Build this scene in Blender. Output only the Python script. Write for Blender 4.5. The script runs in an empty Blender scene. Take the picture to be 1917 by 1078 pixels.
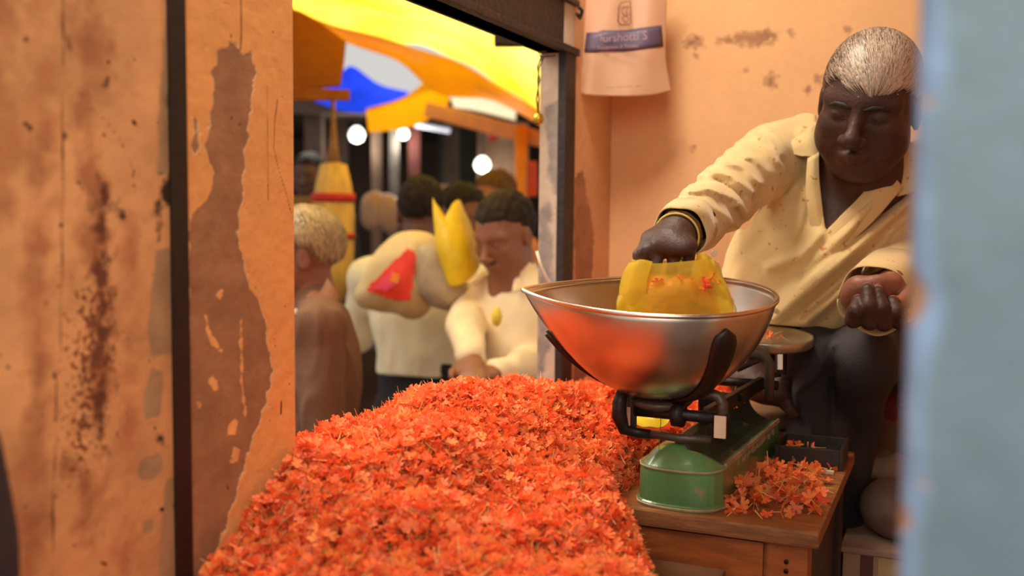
import bpy, bmesh, math, random
import numpy as np
from mathutils import Vector, Matrix
random.seed(7)
rng = np.random.default_rng(7)
SC = bpy.context.scene
C = SC.collection
PI = math.pi

# ------------------------------------------------------------------ camera
FPX, IW, IH = 1900.0, 1917.0, 1078.0
CAM = np.array([0.0, 0.0, 0.97])
_yaw, _pit, _rol = math.radians(23.6), math.radians(4.2), math.radians(0.55)
_f = np.array([-math.sin(_yaw) * math.cos(_pit), math.cos(_yaw) * math.cos(_pit), -math.sin(_pit)])
_r = np.array([math.cos(_yaw), math.sin(_yaw), 0.0])
_u = np.cross(_r, _f)
CR = _r * math.cos(_rol) + _u * math.sin(_rol)
CU = _u * math.cos(_rol) - _r * math.sin(_rol)
CF = _f
cam_d = bpy.data.cameras.new('camera')
cam = bpy.data.objects.new('camera', cam_d)
C.objects.link(cam)
cam_d.sensor_width = 36.0
cam_d.lens = FPX / IW * 36.0
cam_d.clip_start = 0.02
cam_d.clip_end = 200
cam_d.dof.use_dof = True
cam_d.dof.focus_distance = 1.56
cam_d.dof.aperture_fstop = 2.6
cam.matrix_world = Matrix(((CR[0], CU[0], -CF[0], CAM[0]), (CR[1], CU[1], -CF[1], CAM[1]),
                           (CR[2], CU[2], -CF[2], CAM[2]), (0, 0, 0, 1)))
SC.camera = cam

# ------------------------------------------------------------------ world, light, exposure
w = bpy.data.worlds.new('world')
SC.world = w
w.use_nodes = True
wn = w.node_tree
wn.nodes['Background'].inputs[0].default_value = (1.0, 0.97, 0.93, 1)
wn.nodes['Background'].inputs[1].default_value = 0.70
SC.view_settings.view_transform = 'Standard'
SC.view_settings.look = 'None'
SC.view_settings.exposure = -0.06
SC.view_settings.gamma = 1.0
SC.view_settings.use_curve_mapping = False


def area(name, loc, target, size, power, col, size_y=None):
    d = bpy.data.lights.new(name, 'AREA')
    d.energy = power
    d.color = col
    d.size = size
    if size_y:
        d.shape = 'RECTANGLE'
        d.size_y = size_y
    o = bpy.data.objects.new(name, d)
    C.objects.link(o)
    o.location = loc
    o.rotation_euler = (Vector(target) - Vector(loc)).to_track_quat('-Z', 'Y').to_euler()
    return o


sun_d = bpy.data.lights.new('sun', 'SUN')
sun_d.energy = 11.0
sun_d.color = (1.0, 0.93, 0.8)
sun_d.angle = 0.03
sun = bpy.data.objects.new('sun', sun_d)
C.objects.link(sun)
sun.location = (-4, 8, 8)
sun.rotation_euler = Vector((0.40 * 0.50, -0.92 * 0.50, -0.87)).to_track_quat('-Z', 'Y').to_euler()
# warm lamp under the shop ceiling, an added area lamp for warm daylight at the shop front,
# and warm light that falls through the yellow sheets on to the counter
area('ceiling_lamp_light', (-0.62, 1.55, 2.05), (-0.35, 1.75, 0.7), 0.35, 18, (1.0, 0.92, 0.77))
area('shop_front_fill', (0.08, -0.4, 1.8), (-0.5, 1.2, 0.75), 1.0, 18, (1.0, 0.93, 0.80))
_tl = area('tarp_light', (-1.9, 1.6, 2.3), (-0.6, 1.7, 0.7), 1.3, 24, (1.0, 0.90, 0.68))
_tl.data.spread = math.radians(95)


# ------------------------------------------------------------------ helpers
def W(px, py, d):
    """World point seen at (px, py) at distance d along the view axis."""
    return CAM + CF * d + CR * ((px - 958.5) * d / FPX) - CU * ((py - 539.0) * d / FPX)


def ray(px, py):
    return CF + CR * ((px - 958.5) / FPX) - CU * ((py - 539.0) / FPX)


def WX(px, py, X):
    r = ray(px, py)
    return CAM + r * ((X - CAM[0]) / r[0])


def WY(px, py, Y):
    r = ray(px, py)
    return CAM + r * ((Y - CAM[1]) / r[1])


def WZ(px, py, Z):
    r = ray(px, py)
    return CAM + r * ((Z - CAM[2]) / r[2])


def proj(P):
    q = P - CAM
    d = q @ CF
    return 958.5 + (q @ CR) / d * FPX, 539.0 - (q @ CU) / d * FPX, d


def nrm(v):
    v = np.asarray(v, float)
    return v / np.linalg.norm(v)


def lin(r, g, b):
    def c(v):
        v /= 255.0
        return v / 12.92 if v <= 0.04045 else ((v + 0.055) / 1.055) ** 2.4
    return (c(r), c(g), c(b), 1.0)


def sc4(c, k):
    return (min(c[0] * k, 1), min(c[1] * k, 1), min(c[2] * k, 1), 1)


MATS = {}


def mat(name, col, rough=0.6, metal=0.0, var=0.25, scale=12.0, bump=0.0, bscale=60.0, col2=None, trans=0.0,
        alpha=1.0, emit=0.0, spec=0.5, stretch=None, tint=False, sheen=0.0, speck=None, sss=0.0, coat=0.0, transm=0.0):
    """Procedural principled material: noise-mixed base colour, noise bump, optional translucency."""
    if name in MATS:
        return MATS[name]
    m = bpy.data.materials.new(name)
    MATS[name] = m
    m.use_nodes = True
    n, l = m.node_tree.nodes, m.node_tree.links
    p = n['Principled BSDF']
    tc = n.new('ShaderNodeTexCoord')
    mp = n.new('ShaderNodeMapping')
    l.new(tc.outputs['Object'], mp.inputs[0])
    if stretch:
        mp.inputs['Scale'].default_value = stretch
    ns = n.new('ShaderNodeTexNoise')
    ns.inputs['Scale'].default_value = scale
    ns.inputs['Detail'].default_value = 6
    l.new(mp.outputs[0], ns.inputs['Vector'])
    rp = n.new('ShaderNodeValToRGB')
    rp.color_ramp.elements[0].position = 0.32
    rp.color_ramp.elements[1].position = 0.68
    rp.color_ramp.elements[0].color = sc4(col, 1 - var)
    rp.color_ramp.elements[1].color = col2 if col2 else sc4(col, 1 + var * 0.5)
    l.new(ns.outputs['Fac'], rp.inputs[0])
    out = rp.outputs[0]
    if speck:
        vs = n.new('ShaderNodeTexNoise')
        vs.inputs['Scale'].default_value = speck[1]
        vs.inputs['Detail'].default_value = 2
        l.new(tc.outputs['Object'], vs.inputs['Vector'])
        r2 = n.new('ShaderNodeValToRGB')
        r2.color_ramp.elements[0].position = speck[2]
        r2.color_ramp.elements[1].position = speck[2] + 0.04
        l.new(vs.outputs['Fac'], r2.inputs[0])
        mx = n.new('ShaderNodeMix')
        mx.data_type = 'RGBA'
        l.new(r2.outputs[0], mx.inputs[0])
        l.new(out, mx.inputs[6])
        mx.inputs[7].default_value = speck[0]
        out = mx.outputs[2]
    if tint:
        at = n.new('ShaderNodeAttribute')
        at.attribute_name = 'tint'
        out = at.outputs['Color']
    l.new(out, p.inputs['Base Color'])
    p.inputs['Roughness'].default_value = rough
    p.inputs['Metallic'].default_value = metal
    p.inputs['Specular IOR Level'].default_value = spec
    p.inputs['Alpha'].default_value = alpha
    if transm:
        p.inputs['Transmission Weight'].default_value = transm
        p.inputs['IOR'].default_value = 1.08
    if sheen:
        p.inputs['Sheen Weight'].default_value = sheen
    if coat:
        p.inputs['Coat Weight'].default_value = coat
    if sss:
        p.inputs['Subsurface Weight'].default_value = sss
        p.inputs['Subsurface Radius'].default_value = (0.01, 0.004, 0.002)
    if emit:
        p.inputs['Emission Color'].default_value = col
        p.inputs['Emission Strength'].default_value = emit
    if bump:
        nb = n.new('ShaderNodeTexNoise')
        nb.inputs['Scale'].default_value = bscale
        nb.inputs['Detail'].default_value = 5
        l.new(mp.outputs[0], nb.inputs['Vector'])
        bp = n.new('ShaderNodeBump')
        bp.inputs['Strength'].default_value = bump
        bp.inputs['Distance'].default_value = 0.01
        l.new(nb.outputs['Fac'], bp.inputs['Height'])
        l.new(bp.outputs[0], p.inputs['Normal'])
    if trans:
        t = n.new('ShaderNodeBsdfTranslucent')
        l.new(out, t.inputs[0])
        ms = n.new('ShaderNodeMixShader')
        ms.inputs[0].default_value = trans
        l.new(p.outputs[0], ms.inputs[1])
        l.new(t.outputs[0], ms.inputs[2])
        l.new(ms.outputs[0], n['Material Output'].inputs[0])
    return m


ORIG = {}


def tag(o, label=None, cat=None, group=None, kind=None):
    if label:
        o['label'] = label
    if cat:
        o['category'] = cat
    if group:
        o['group'] = group
    if kind:
        o['kind'] = kind
    return o


def thing(name, loc, label, cat, group=None):
    o = bpy.data.objects.new(name, None)
    o.empty_display_size = 0.05
    C.objects.link(o)
    o.location = [float(v) for v in loc]
    ORIG[o.name] = np.asarray(loc, float)
    return tag(o, label, cat, group)


def link(name, me, m, parent, origin):
    o = bpy.data.objects.new(name, me)
    for mm in (m if isinstance(m, (list, tuple)) else [m]):
        if mm is not None:
            me.materials.append(mm)
    C.objects.link(o)
    if parent is not None:
        o.parent = parent
        ORIG[o.name] = ORIG[parent.name]
    else:
        o.location = [float(v) for v in origin]
        ORIG[o.name] = origin
    return o


def obj(name, V, F, m, parent=None, smooth=False, origin=None, mi=None, tint=None):
    V = np.asarray(V, dtype=np.float64).reshape(-1, 3)
    if parent is not None:
        origin = ORIG[parent.name]
    elif origin is None:
        lo, hi = V.min(0), V.max(0)
        origin = np.array([(lo[0] + hi[0]) / 2, (lo[1] + hi[1]) / 2, lo[2]])
    me = bpy.data.meshes.new(name)
    L = V - origin
    if isinstance(F, np.ndarray):
        nf, k = F.shape
        me.vertices.add(len(L))
        me.vertices.foreach_set('co', L.astype(np.float32).ravel())
        me.loops.add(nf * k)
        me.loops.foreach_set('vertex_index', F.astype(np.int32).ravel())
        me.polygons.add(nf)
        me.polygons.foreach_set('loop_start', np.arange(0, nf * k, k, dtype=np.int32))
        me.polygons.foreach_set('loop_total', np.full(nf, k, dtype=np.int32))
        me.update(calc_edges=True)
    else:
        me.from_pydata(L.tolist(), [], [list(f) for f in F])
        me.update()
    if smooth:
        me.polygons.foreach_set('use_smooth', np.ones(len(me.polygons), dtype=bool))
    if mi is not None:
        me.polygons.foreach_set('material_index', np.asarray(mi, dtype=np.int32))
    if tint is not None:
        a = me.color_attributes.new('tint', 'FLOAT_COLOR', 'POINT')
        t = np.ones((len(L), 4), dtype=np.float32)
        t[:, :3] = tint
        a.data.foreach_set('color', t.ravel())
    me.validate()
    return link(name, me, m, parent, origin)


class MB:
    """Collects primitive shapes, builds them as one mesh."""

    def __init__(s):
        s.v, s.f = [], []

    def add(s, V, F):
        b = len(s.v)
        s.v += [tuple(map(float, p)) for p in V]
        s.f += [tuple(i + b for i in f) for f in F]
        return s

    def box(s, c, size, ax=None, bev=0.0):
        """box with centre c, full size, axes rows ax (3x3)."""
        ax = np.eye(3) if ax is None else np.asarray(ax)
        bm = bmesh.new()
        bmesh.ops.create_cube(bm, size=1.0)
        for v in bm.verts:
            v.co = Vector((v.co.x * size[0], v.co.y * size[1], v.co.z * size[2]))
        if bev:
            bmesh.ops.bevel(bm, geom=bm.edges[:], offset=bev, segments=2, affect='EDGES', profile=0.7)
        bm.verts.ensure_lookup_table()
        V = [np.asarray(c) + v.co.x * ax[0] + v.co.y * ax[1] + v.co.z * ax[2] for v in bm.verts]
        F = [[v.index for v in f.verts] for f in bm.faces]
        bm.free()
        return s.add(V, F)

    def span(s, lo, hi, bev=0.0):
        lo, hi = np.asarray(lo, float), np.asarray(hi, float)
        return s.box((lo + hi) / 2, hi - lo, None, bev)

    def tube(s, pts, r, n=10, cap=True):
        pts = [np.asarray(p, float) for p in pts]
        rr = list(r) if hasattr(r, '__len__') else [r] * len(pts)
        V, F = [], []
        up = None
        for i, p in enumerate(pts):
            t = nrm(pts[min(i + 1, len(pts) - 1)] - pts[max(i - 1, 0)])
            if up is None:
                up = nrm(np.cross(t, [0.3, 0.2, 0.93])) if abs(t[2]) < 0.95 else np.array([1.0, 0, 0])
            a = nrm(up - t * (up @ t))
            up = a
            b = np.cross(t, a)
            for k in range(n):
                th = 2 * PI * k / n
                V.append(p + rr[i] * (math.cos(th) * a + math.sin(th) * b))
        for i in range(len(pts) - 1):
            for k in range(n):
                F.append((i * n + k, i * n + (k + 1) % n, (i + 1) * n + (k + 1) % n, (i + 1) * n + k))
        if cap:
            F.append(tuple(range(n))[::-1])
            F.append(tuple((len(pts) - 1) * n + k for k in range(n)))
        return s.add(V, F)

    def lathe(s, c, prof, n=32, ax=None):
        """prof: (r, h) list around axis ax[2] at c."""
        ax = np.eye(3) if ax is None else np.asarray(ax)
        V, F = [], []
        for (r, h) in prof:
            for k in range(n):
                th = 2 * PI * k / n
                V.append(np.asarray(c) + r * (math.cos(th) * ax[0] + math.sin(th) * ax[1]) + h * ax[2])
        for i in range(len(prof) - 1):
            for k in range(n):
                F.append((i * n + k, i * n + (k + 1) % n, (i + 1) * n + (k + 1) % n, (i + 1) * n + k))
        F.append(tuple(range(n))[::-1])
        F.append(tuple((len(prof) - 1) * n + k for k in range(n)))
        return s.add(V, F)

    def grid(s, G, thick=None):
        """G: (a, b, 3) array of points -> sheet; thick adds a second skin and borders."""
        G = np.asarray(G)
        a, b = G.shape[:2]
        V = list(G.reshape(-1, 3))
        F = [(i * b + j, i * b + j + 1, (i + 1) * b + j + 1, (i + 1) * b + j) for i in range(a - 1) for j in range(b - 1)]
        if thick is not None:
            gu = np.gradient(G, axis=0)
            gv = np.gradient(G, axis=1)
            N = np.cross(gu, gv)
            N /= np.linalg.norm(N, axis=2, keepdims=True) + 1e-12
            V2 = list((G - N * thick).reshape(-1, 3))
            o = a * b
            F2 = [tuple(o + i for i in f[::-1]) for f in F]
            E = []
            for i in range(a - 1):
                E.append((i * b, (i + 1) * b, o + (i + 1) * b, o + i * b))
                E.append((i * b + b - 1, o + i * b + b - 1, o + (i + 1) * b + b - 1, (i + 1) * b + b - 1))
            for j in range(b - 1):
                E.append((j, o + j, o + j + 1, j + 1))
                k = (a - 1) * b
                E.append((k + j, k + j + 1, o + k + j + 1, o + k + j))
            V, F = V + V2, F + F2 + E
        return s.add(V, F)

    def build(s, name, m, parent=None, smooth=False, origin=None):
        return obj(name, np.array(s.v), s.f, m, parent, smooth, origin)


def bicubic(ctrl, nu, nv):
    """Smooth interpolation of a control grid of points (Catmull-Rom)."""
    ctrl = np.asarray(ctrl, float)

    def interp(A, n):
        k = len(A)
        t = np.linspace(0, k - 1, n)
        i = np.clip(t.astype(int), 0, k - 2)
        f = (t - i).reshape(-1, *([1] * (A.ndim - 1)))
        g = lambda j: A[np.clip(j, 0, k - 1)]
        p0, p1, p2, p3 = g(i - 1), g(i), g(i + 1), g(i + 2)
        return 0.5 * ((2 * p1) + (-p0 + p2) * f + (2 * p0 - 5 * p1 + 4 * p2 - p3) * f ** 2 + (-p0 + 3 * p1 - 3 * p2 + p3) * f ** 3)
    a = interp(ctrl, nu)
    b = interp(np.swapaxes(a, 0, 1), nv)
    return np.swapaxes(b, 0, 1)


_NK = rng.normal(size=(24, 3))
_NP = rng.uniform(0, 2 * PI, 24)


def snoise(P, scale, seed=0, n=7):
    """cheap smooth noise in -1..1: sum of sines."""
    o = 0
    for i in range(n):
        j = (i + seed * 5) % 24
        o = o + np.sin(P @ (_NK[j] * scale) + _NP[j])
    return o / math.sqrt(n) / 1.3


# ------------------------------------------------------------------ signed distance modelling
def cone(P, a, b, ra, rb):
    a, b = np.asarray(a), np.asarray(b)
    ab = b - a
    t = np.clip((P - a) @ ab / (ab @ ab), 0, 1)
    return np.linalg.norm(P - a - t[:, None] * ab, axis=1) - (ra + (rb - ra) * t)


def ell(P, c, r, B=None):
    q = (P - np.asarray(c))
    if B is not None:
        q = q @ B
    r = np.asarray(r)
    k0 = np.linalg.norm(q / r, axis=1)
    k1 = np.linalg.norm(q / (r * r), axis=1) + 1e-9
    return k0 * (k0 - 1) / k1


def sm(a, b, k):
    h = np.clip(0.5 + 0.5 * (b - a) / k, 0, 1)
    return b + (a - b) * h - k * h * (1 - h)


def smx(a, b, k):
    return -sm(-a, -b, k)


def chain(P, pts, rr, k=0.01):
    d = None
    for i in range(len(pts) - 1):
        c = cone(P, pts[i], pts[i + 1], rr[i], rr[i + 1])
        d = c if d is None else sm(d, c, k)
    return d


def net(fn, lo, hi, h):
    """Surface nets of fn(P)=0 in the box lo..hi with cell size h -> verts, quads."""
    lo, hi = np.asarray(lo, float), np.asarray(hi, float)
    K = 4
    nb = np.ceil((hi - lo) / (h * K)).astype(int) + 1
    cx = [lo[i] + (np.arange(nb[i]) + 0.5) * K * h for i in range(3)]
    Pc = np.stack(np.meshgrid(*cx, indexing='ij'), -1).reshape(-1, 3)
    dc = fn(Pc).reshape(nb)
    near = np.abs(dc) < K * h * 1.6
    n = nb * K
    D = np.repeat(np.repeat(np.repeat(np.where(dc < 0, -1.0, 1.0) * K * h, K, 0), K, 1), K, 2).astype(np.float32)
    M = np.repeat(np.repeat(np.repeat(near, K, 0), K, 1), K, 2)
    idx = np.argwhere(M)
    vals = np.empty(len(idx), np.float32)
    for s0 in range(0, len(idx), 400000):
        ii = idx[s0:s0 + 400000]
        vals[s0:s0 + 400000] = fn(lo + (ii + 0.5) * h)
    D[M] = vals
    D = np.pad(D, 1, constant_values=1.0)
    off = lo - 0.5 * h
    S = D < 0
    c8 = [(i, j, k) for i in (0, 1) for j in (0, 1) for k in (0, 1)]
    sh = [x - 1 for x in D.shape]
    cnt = sum(S[i:i + sh[0], j:j + sh[1], k:k + sh[2]].astype(np.int8) for i, j, k in c8)
    act = np.argwhere((cnt > 0) & (cnt < 8))
    vid = -np.ones(sh, dtype=np.int64)
    vid[act[:, 0], act[:, 1], act[:, 2]] = np.arange(len(act))
    acc = np.zeros((len(act), 3))
    num = np.zeros(len(act))
    dv = {c: D[act[:, 0] + c[0], act[:, 1] + c[1], act[:, 2] + c[2]].astype(float) for c in c8}
    for a in c8:
        for ax in range(3):
            if a[ax] == 0:
                b = list(a)
                b[ax] = 1
                b = tuple(b)
                da, db = dv[a], dv[b]
                m = (da < 0) != (db < 0)
                t = np.where(m, da / np.where(m, da - db, 1), 0)
                p = np.tile(np.array(a, float), (len(act), 1))
                p[:, ax] = t
                acc[m] += p[m]
                num[m] += 1
    V = off + (act + acc / num[:, None]) * h
    Q = []
    for ax in range(3):
        o1, o2 = [(1, 2), (2, 0), (0, 1)][ax]
        sl0 = [slice(1, -1)] * 3
        sl0[ax] = slice(0, -1)
        sl1 = list(sl0)
        sl1[ax] = slice(1, None)
        a, b = S[tuple(sl0)], S[tuple(sl1)]
        for flip in (False, True):
            m = (a & ~b) if not flip else (~a & b)
            e = np.argwhere(m)
            if not len(e):
                continue
            e = e + 1
            e[:, ax] -= 1
            q = []
            for d1, d2 in ((-1, -1), (0, -1), (0, 0), (-1, 0)):
                c = e.copy()
                c[:, o1] += d1
                c[:, o2] += d2
                q.append(vid[c[:, 0], c[:, 1], c[:, 2]])
            q = np.stack(q, 1)
            if flip:
                q = q[:, ::-1]
            Q.append(q)
    Q = np.concatenate(Q)
    Q = Q[(Q >= 0).all(1)]
    return V, Q


def join(*vq):
    V, Q, b = [], [], 0
    for v, q in vq:
        V.append(v)
        Q.append(q + b)
        b += len(v)
    return np.concatenate(V), np.concatenate(Q)


def polydist(X, Y, poly):
    """signed distance (negative inside) to a polygon."""
    P = np.asarray(poly, float)
    d = np.full(X.shape, 1e9)
    ins = np.zeros(X.shape, bool)
    n = len(P)
    for i in range(n):
        a, b = P[i], P[(i + 1) % n]
        e = b - a
        t = np.clip(((X - a[0]) * e[0] + (Y - a[1]) * e[1]) / (e @ e + 1e-12), 0, 1)
        d = np.minimum(d, np.hypot(X - a[0] - t * e[0], Y - a[1] - t * e[1]))
        c = ((a[1] > Y) != (b[1] > Y)) & (X < (b[0] - a[0]) * (Y - a[1]) / (b[1] - a[1] + 1e-12) + a[0])
        ins ^= c
    return np.where(ins, -d, d)


def linedist(X, Y, line):
    d = np.full(X.shape, 1e9)
    P = np.asarray(line, float)
    for a, b in zip(P[:-1], P[1:]):
        e = b - a
        t = np.clip(((X - a[0]) * e[0] + (Y - a[1]) * e[1]) / (e @ e + 1e-12), 0, 1)
        d = np.minimum(d, np.hypot(X - a[0] - t * e[0], Y - a[1] - t * e[1]))
    return d

# ------------------------------------------------------------------ setting
PEACH = lin(226, 160, 104)


def plaster(name, base, marks, rough=0.75, nscale=7.0, var=0.18, relief=0.3, dots=None):
    """Plaster: mottled base; marks = [(attribute, colour, edge noise scale, edge noise amount)];
    each attribute is a signed distance in metres (negative inside the mark)."""
    m = bpy.data.materials.new(name)
    m.use_nodes = True
    n, l = m.node_tree.nodes, m.node_tree.links
    p = n['Principled BSDF']
    p.inputs['Roughness'].default_value = rough
    p.inputs['Specular IOR Level'].default_value = 0.3
    geo = n.new('ShaderNodeNewGeometry')

    def noise(s, d=5):
        x = n.new('ShaderNodeTexNoise')
        x.inputs['Scale'].default_value = s
        x.inputs['Detail'].default_value = d
        l.new(geo.outputs['Position'], x.inputs['Vector'])
        return x.outputs['Fac']

    def ramp(src, a, b, ca, cb):
        r = n.new('ShaderNodeValToRGB')
        r.color_ramp.elements[0].position, r.color_ramp.elements[1].position = a, b
        r.color_ramp.elements[0].color, r.color_ramp.elements[1].color = ca, cb
        l.new(src, r.inputs[0])
        return r.outputs[0]

    def mix(f, a, b):
        x = n.new('ShaderNodeMix')
        x.data_type = 'RGBA'
        l.new(f, x.inputs[0])
        l.new(a, x.inputs[6])
        if isinstance(b, tuple):
            x.inputs[7].default_value = b
        else:
            l.new(b, x.inputs[7])
        return x.outputs[2]

    def mth(op, a, b=None, clamp=False):
        x = n.new('ShaderNodeMath')
        x.operation = op
        x.use_clamp = clamp
        for i, v in enumerate((a, b)):
            if v is None:
                continue
            if isinstance(v, float):
                x.inputs[i].default_value = v
            else:
                l.new(v, x.inputs[i])
        return x.outputs[0]
    col = ramp(noise(nscale), 0.3, 0.7, sc4(base, 1 - var), sc4(base, 1 + var * 0.4))
    fine = ramp(noise(60.0), 0.30, 0.7, (0.95, 0.94, 0.93, 1), (1, 1, 1, 1))
    x = n.new('ShaderNodeMix')
    x.data_type = 'RGBA'
    x.blend_type = 'MULTIPLY'
    x.inputs[0].default_value = 1
    l.new(col, x.inputs[6])
    l.new(fine, x.inputs[7])
    col = x.outputs[2]
    height = noise(40.0)
    for (att, c, ns, amt, soft, dip) in marks:
        at = n.new('ShaderNodeAttribute')
        at.attribute_name = att
        d = mth('ADD', at.outputs['Fac'], mth('MULTIPLY', mth('SUBTRACT', noise(ns, 8), 0.5), amt))
        f = mth('SUBTRACT', 0.5, mth('DIVIDE', d, soft), True)
        cc = ramp(noise(nscale * 3), 0.3, 0.7, sc4(c, 0.8), sc4(c, 1.15))
        col = mix(f, col, cc)
        if dip:
            height = mth('SUBTRACT', height, mth('MULTIPLY', f, dip))
    if dots:
        f = ramp(noise(dots[1], 3), dots[2], dots[2] + 0.02, (0, 0, 0, 1), (1, 1, 1, 1))
        col = mix(f, col, dots[0])
    l.new(col, p.inputs['Base Color'])
    b = n.new('ShaderNodeBump')
    b.inputs['Strength'].default_value = relief
    b.inputs['Distance'].default_value = 0.006
    l.new(height, b.inputs['Height'])
    l.new(b.outputs[0], p.inputs['Normal'])
    return m


def marked_sheet(name, P0, U, Vd, nu, nv, m, marks, kind='structure', parent=None, back=None):
    """Plane grid P0 + u*U + v*Vd; marks: {attr: fn(px, py) -> signed distance in px} turned into metres."""
    u, v = np.meshgrid(np.linspace(0, 1, nu), np.linspace(0, 1, nv), indexing='ij')
    G = np.asarray(P0)[None, None] + u[..., None] * np.asarray(U) + v[..., None] * np.asarray(Vd)
    V = G.reshape(-1, 3)
    i, j = np.meshgrid(np.arange(nu - 1), np.arange(nv - 1), indexing='ij')
    a = (i * nv + j).ravel()
    F = np.stack([a, a + nv, a + nv + 1, a + 1], 1)
    o = obj(name, V, F, m, parent, False)
    X, Y, D = proj(V)
    for k, fn in marks.items():
        at = o.data.attributes.new(k, 'FLOAT', 'POINT')
        at.data.foreach_set('value', (fn(X, Y) * D / FPX).astype(np.float32))
    if kind:
        o['kind'] = kind
    return o


XW = -0.78          # plane of the counter wall
YB = 2.38           # back wall
ZT = 0.55           # desk top
BROWN = lin(150, 98, 62)
GREYP = lin(168, 138, 108)
DARK = lin(70, 42, 26)

# --- left wall, piece in front of the shutter channel
peel_l = lambda X, Y: np.minimum.reduce([
    polydist(X, Y, [(150, -60), (205, -60), (200, 150), (192, 230), (208, 330), (205, 470), (210, 640), (203, 760), (190, 870), (165, 860), (150, 700), (158, 520), (140, 400), (140, 250), (128, 120), (122, 40)]) + 12,
    polydist(X, Y, [(140, 880), (180, 885), (175, 960), (160, 1010), (140, 980)]) + 4])
grey_l = lambda X, Y: np.minimum.reduce([
    polydist(X, Y, [(290, 470), (322, 460), (326, 660), (285, 668), (272, 620), (283, 560)]),
    polydist(X, Y, [(285, 690), (303, 700), (300, 780), (272, 785), (270, 745)]),
    polydist(X, Y, [(262, 860), (300, 848), (308, 870), (285, 905), (258, 900)]),
    polydist(X, Y, [(268, 975), (288, 970), (285, 995), (268, 998)]),
    polydist(X, Y, [(308, 900), (333, 890), (336, 1120), (300, 1120), (304, 980)]),
    polydist(X, Y, [(309, -50), (323, -50), (325, 330), (290, 330), (296, 230), (306, 120)])])
soot_l = lambda X, Y: np.minimum.reduce([
    polydist(X, Y, [(312, 165), (324, 165), (325, 240), (314, 240)]),
    polydist(X, Y, [(312, 318), (327, 318), (327, 390), (300, 380), (297, 345)]) + 4,
    polydist(X, Y, [(284, 390), (302, 360), (304, 440), (294, 455)]) + 4,
    np.hypot(X - 153, Y - 710) - 6, np.hypot(X - 156, Y - 778) - 7, np.hypot(X - 202, Y - 155) - 5,
    np.hypot(X - 130, Y - 80) - 8, np.hypot(X - 225, Y - 402) - 6, np.hypot(X - 300, Y - 823) - 7])
crack_l = lambda X, Y: np.minimum(
    linedist(X, Y, [(118, -60), (118, 200), (117, 480), (112, 690), (106, 720), (104, 850), (100, 900), (98, 1120)]) - 1.8,
    linedist(X, Y, [(118, 197), (150, 198), (185, 212), (213, 245), (240, 290), (252, 328), (290, 327), (324, 322)]) - 1.5)
streak_l = lambda X, Y: np.minimum.reduce([polydist(X, Y, [(58, -80), (92, -80), (95, 400), (88, 800), (60, 1150), (40, 1150), (55, 600)]), polydist(X, Y, [(-30, -60), (25, -60), (30, 300), (10, 420), (-30, 400)]), polydist(X, Y, [(215, 380), (270, 420), (262, 900), (240, 1150), (215, 1150), (222, 700)]) + 8]) + 6
core_l = lambda X, Y: polydist(X, Y, [(180, 330), (208, 330), (206, 470), (212, 640), (204, 760), (196, 860), (178, 850), (172, 700), (176, 520)]) + 5
speck_l = lambda X, Y: polydist(X, Y, [(125, 520), (205, 520), (225, 640), (205, 760), (180, 900), (112, 900), (115, 720)]) * 0.6 + 26
m_left = plaster('left_wall_plaster', lin(228, 164, 106), [
    ('streak', lin(186, 120, 76), 34.0, 0.09, 0.03, 0.08),
    ('grey', lin(168, 132, 94), 30.0, 0.012, 0.0035, 0.15),
    ('peel', lin(176, 112, 70), 26.0, 0.09, 0.020, 0.10),
    ('speck', lin(140, 80, 48), 150.0, 0.10, 0.004, 0.2),
    ('core', lin(108, 62, 38), 70.0, 0.05, 0.012, 0.2),
    ('soot', lin(62, 42, 26), 60.0, 0.02, 0.006, 0.1),
    ('crack', lin(110, 62, 34), 60.0, 0.002, 0.0012, 0.9)], var=0.32, dots=(lin(90, 52, 30), 55.0, 0.695))
marked_sheet('wall_left', (XW, 0.18, -0.7), (0, 0.862 - 0.18, 0), (0, 0, 3.1), 190, 480, m_left,
             dict(streak=streak_l, grey=grey_l, peel=peel_l, speck=speck_l, core=core_l, soot=soot_l, crack=crack_l))
# --- piece behind the channel, up to the opening
peel_c = lambda X, Y: np.minimum.reduce([
    polydist(X, Y, [(415, 92), (432, 75), (447, 92), (455, 108), (468, 102), (479, 125), (470, 180), (462, 250), (456, 300), (453, 360), (444, 420),
                    (448, 470), (470, 540), (485, 570), (500, 620), (508, 690), (500, 760), (478, 800), (462, 860), (440, 930), (420, 990), (395, 1050), (380, 1090),
                    (350, 1090), (355, 400), (390, 380), (400, 330), (388, 280), (396, 200), (402, 130)]),
    polydist(X, Y, [(360, 220), (370, 225), (372, 280), (362, 300)]) + 1])
left_c = lambda X, Y: np.minimum.reduce([
    polydist(X, Y, [(400, 550), (420, 540), (412, 565)]), polydist(X, Y, [(385, 590), (392, 640), (415, 660), (410, 640), (396, 630)]) - 1,
    polydist(X, Y, [(398, 700), (408, 725), (402, 735), (394, 715)]) - 1, polydist(X, Y, [(430, 790), (446, 785), (440, 815), (425, 818)]),
    polydist(X, Y, [(438, 840), (452, 836), (446, 865), (430, 868)]), polydist(X, Y, [(370, 755), (382, 752), (374, 768)]),
    linedist(X, Y, [(452, 600), (453, 720), (460, 780)]) - 2])
crack_c = lambda X, Y: np.minimum.reduce([
    linedist(X, Y, [(450, -60), (452, 60), (450, 100)]) - 1.2,
    linedist(X, Y, [(538, 176), (520, 185), (514, 230), (513, 280), (522, 320), (535, 360), (545, 400)]) - 0.8,
    linedist(X, Y, [(500, 160), (502, 380)]) - 0.5, linedist(X, Y, [(527, 750), (526, 775)]) - 1.6,
    linedist(X, Y, [(420, 5), (450, 9)]) - 0.8])
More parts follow.
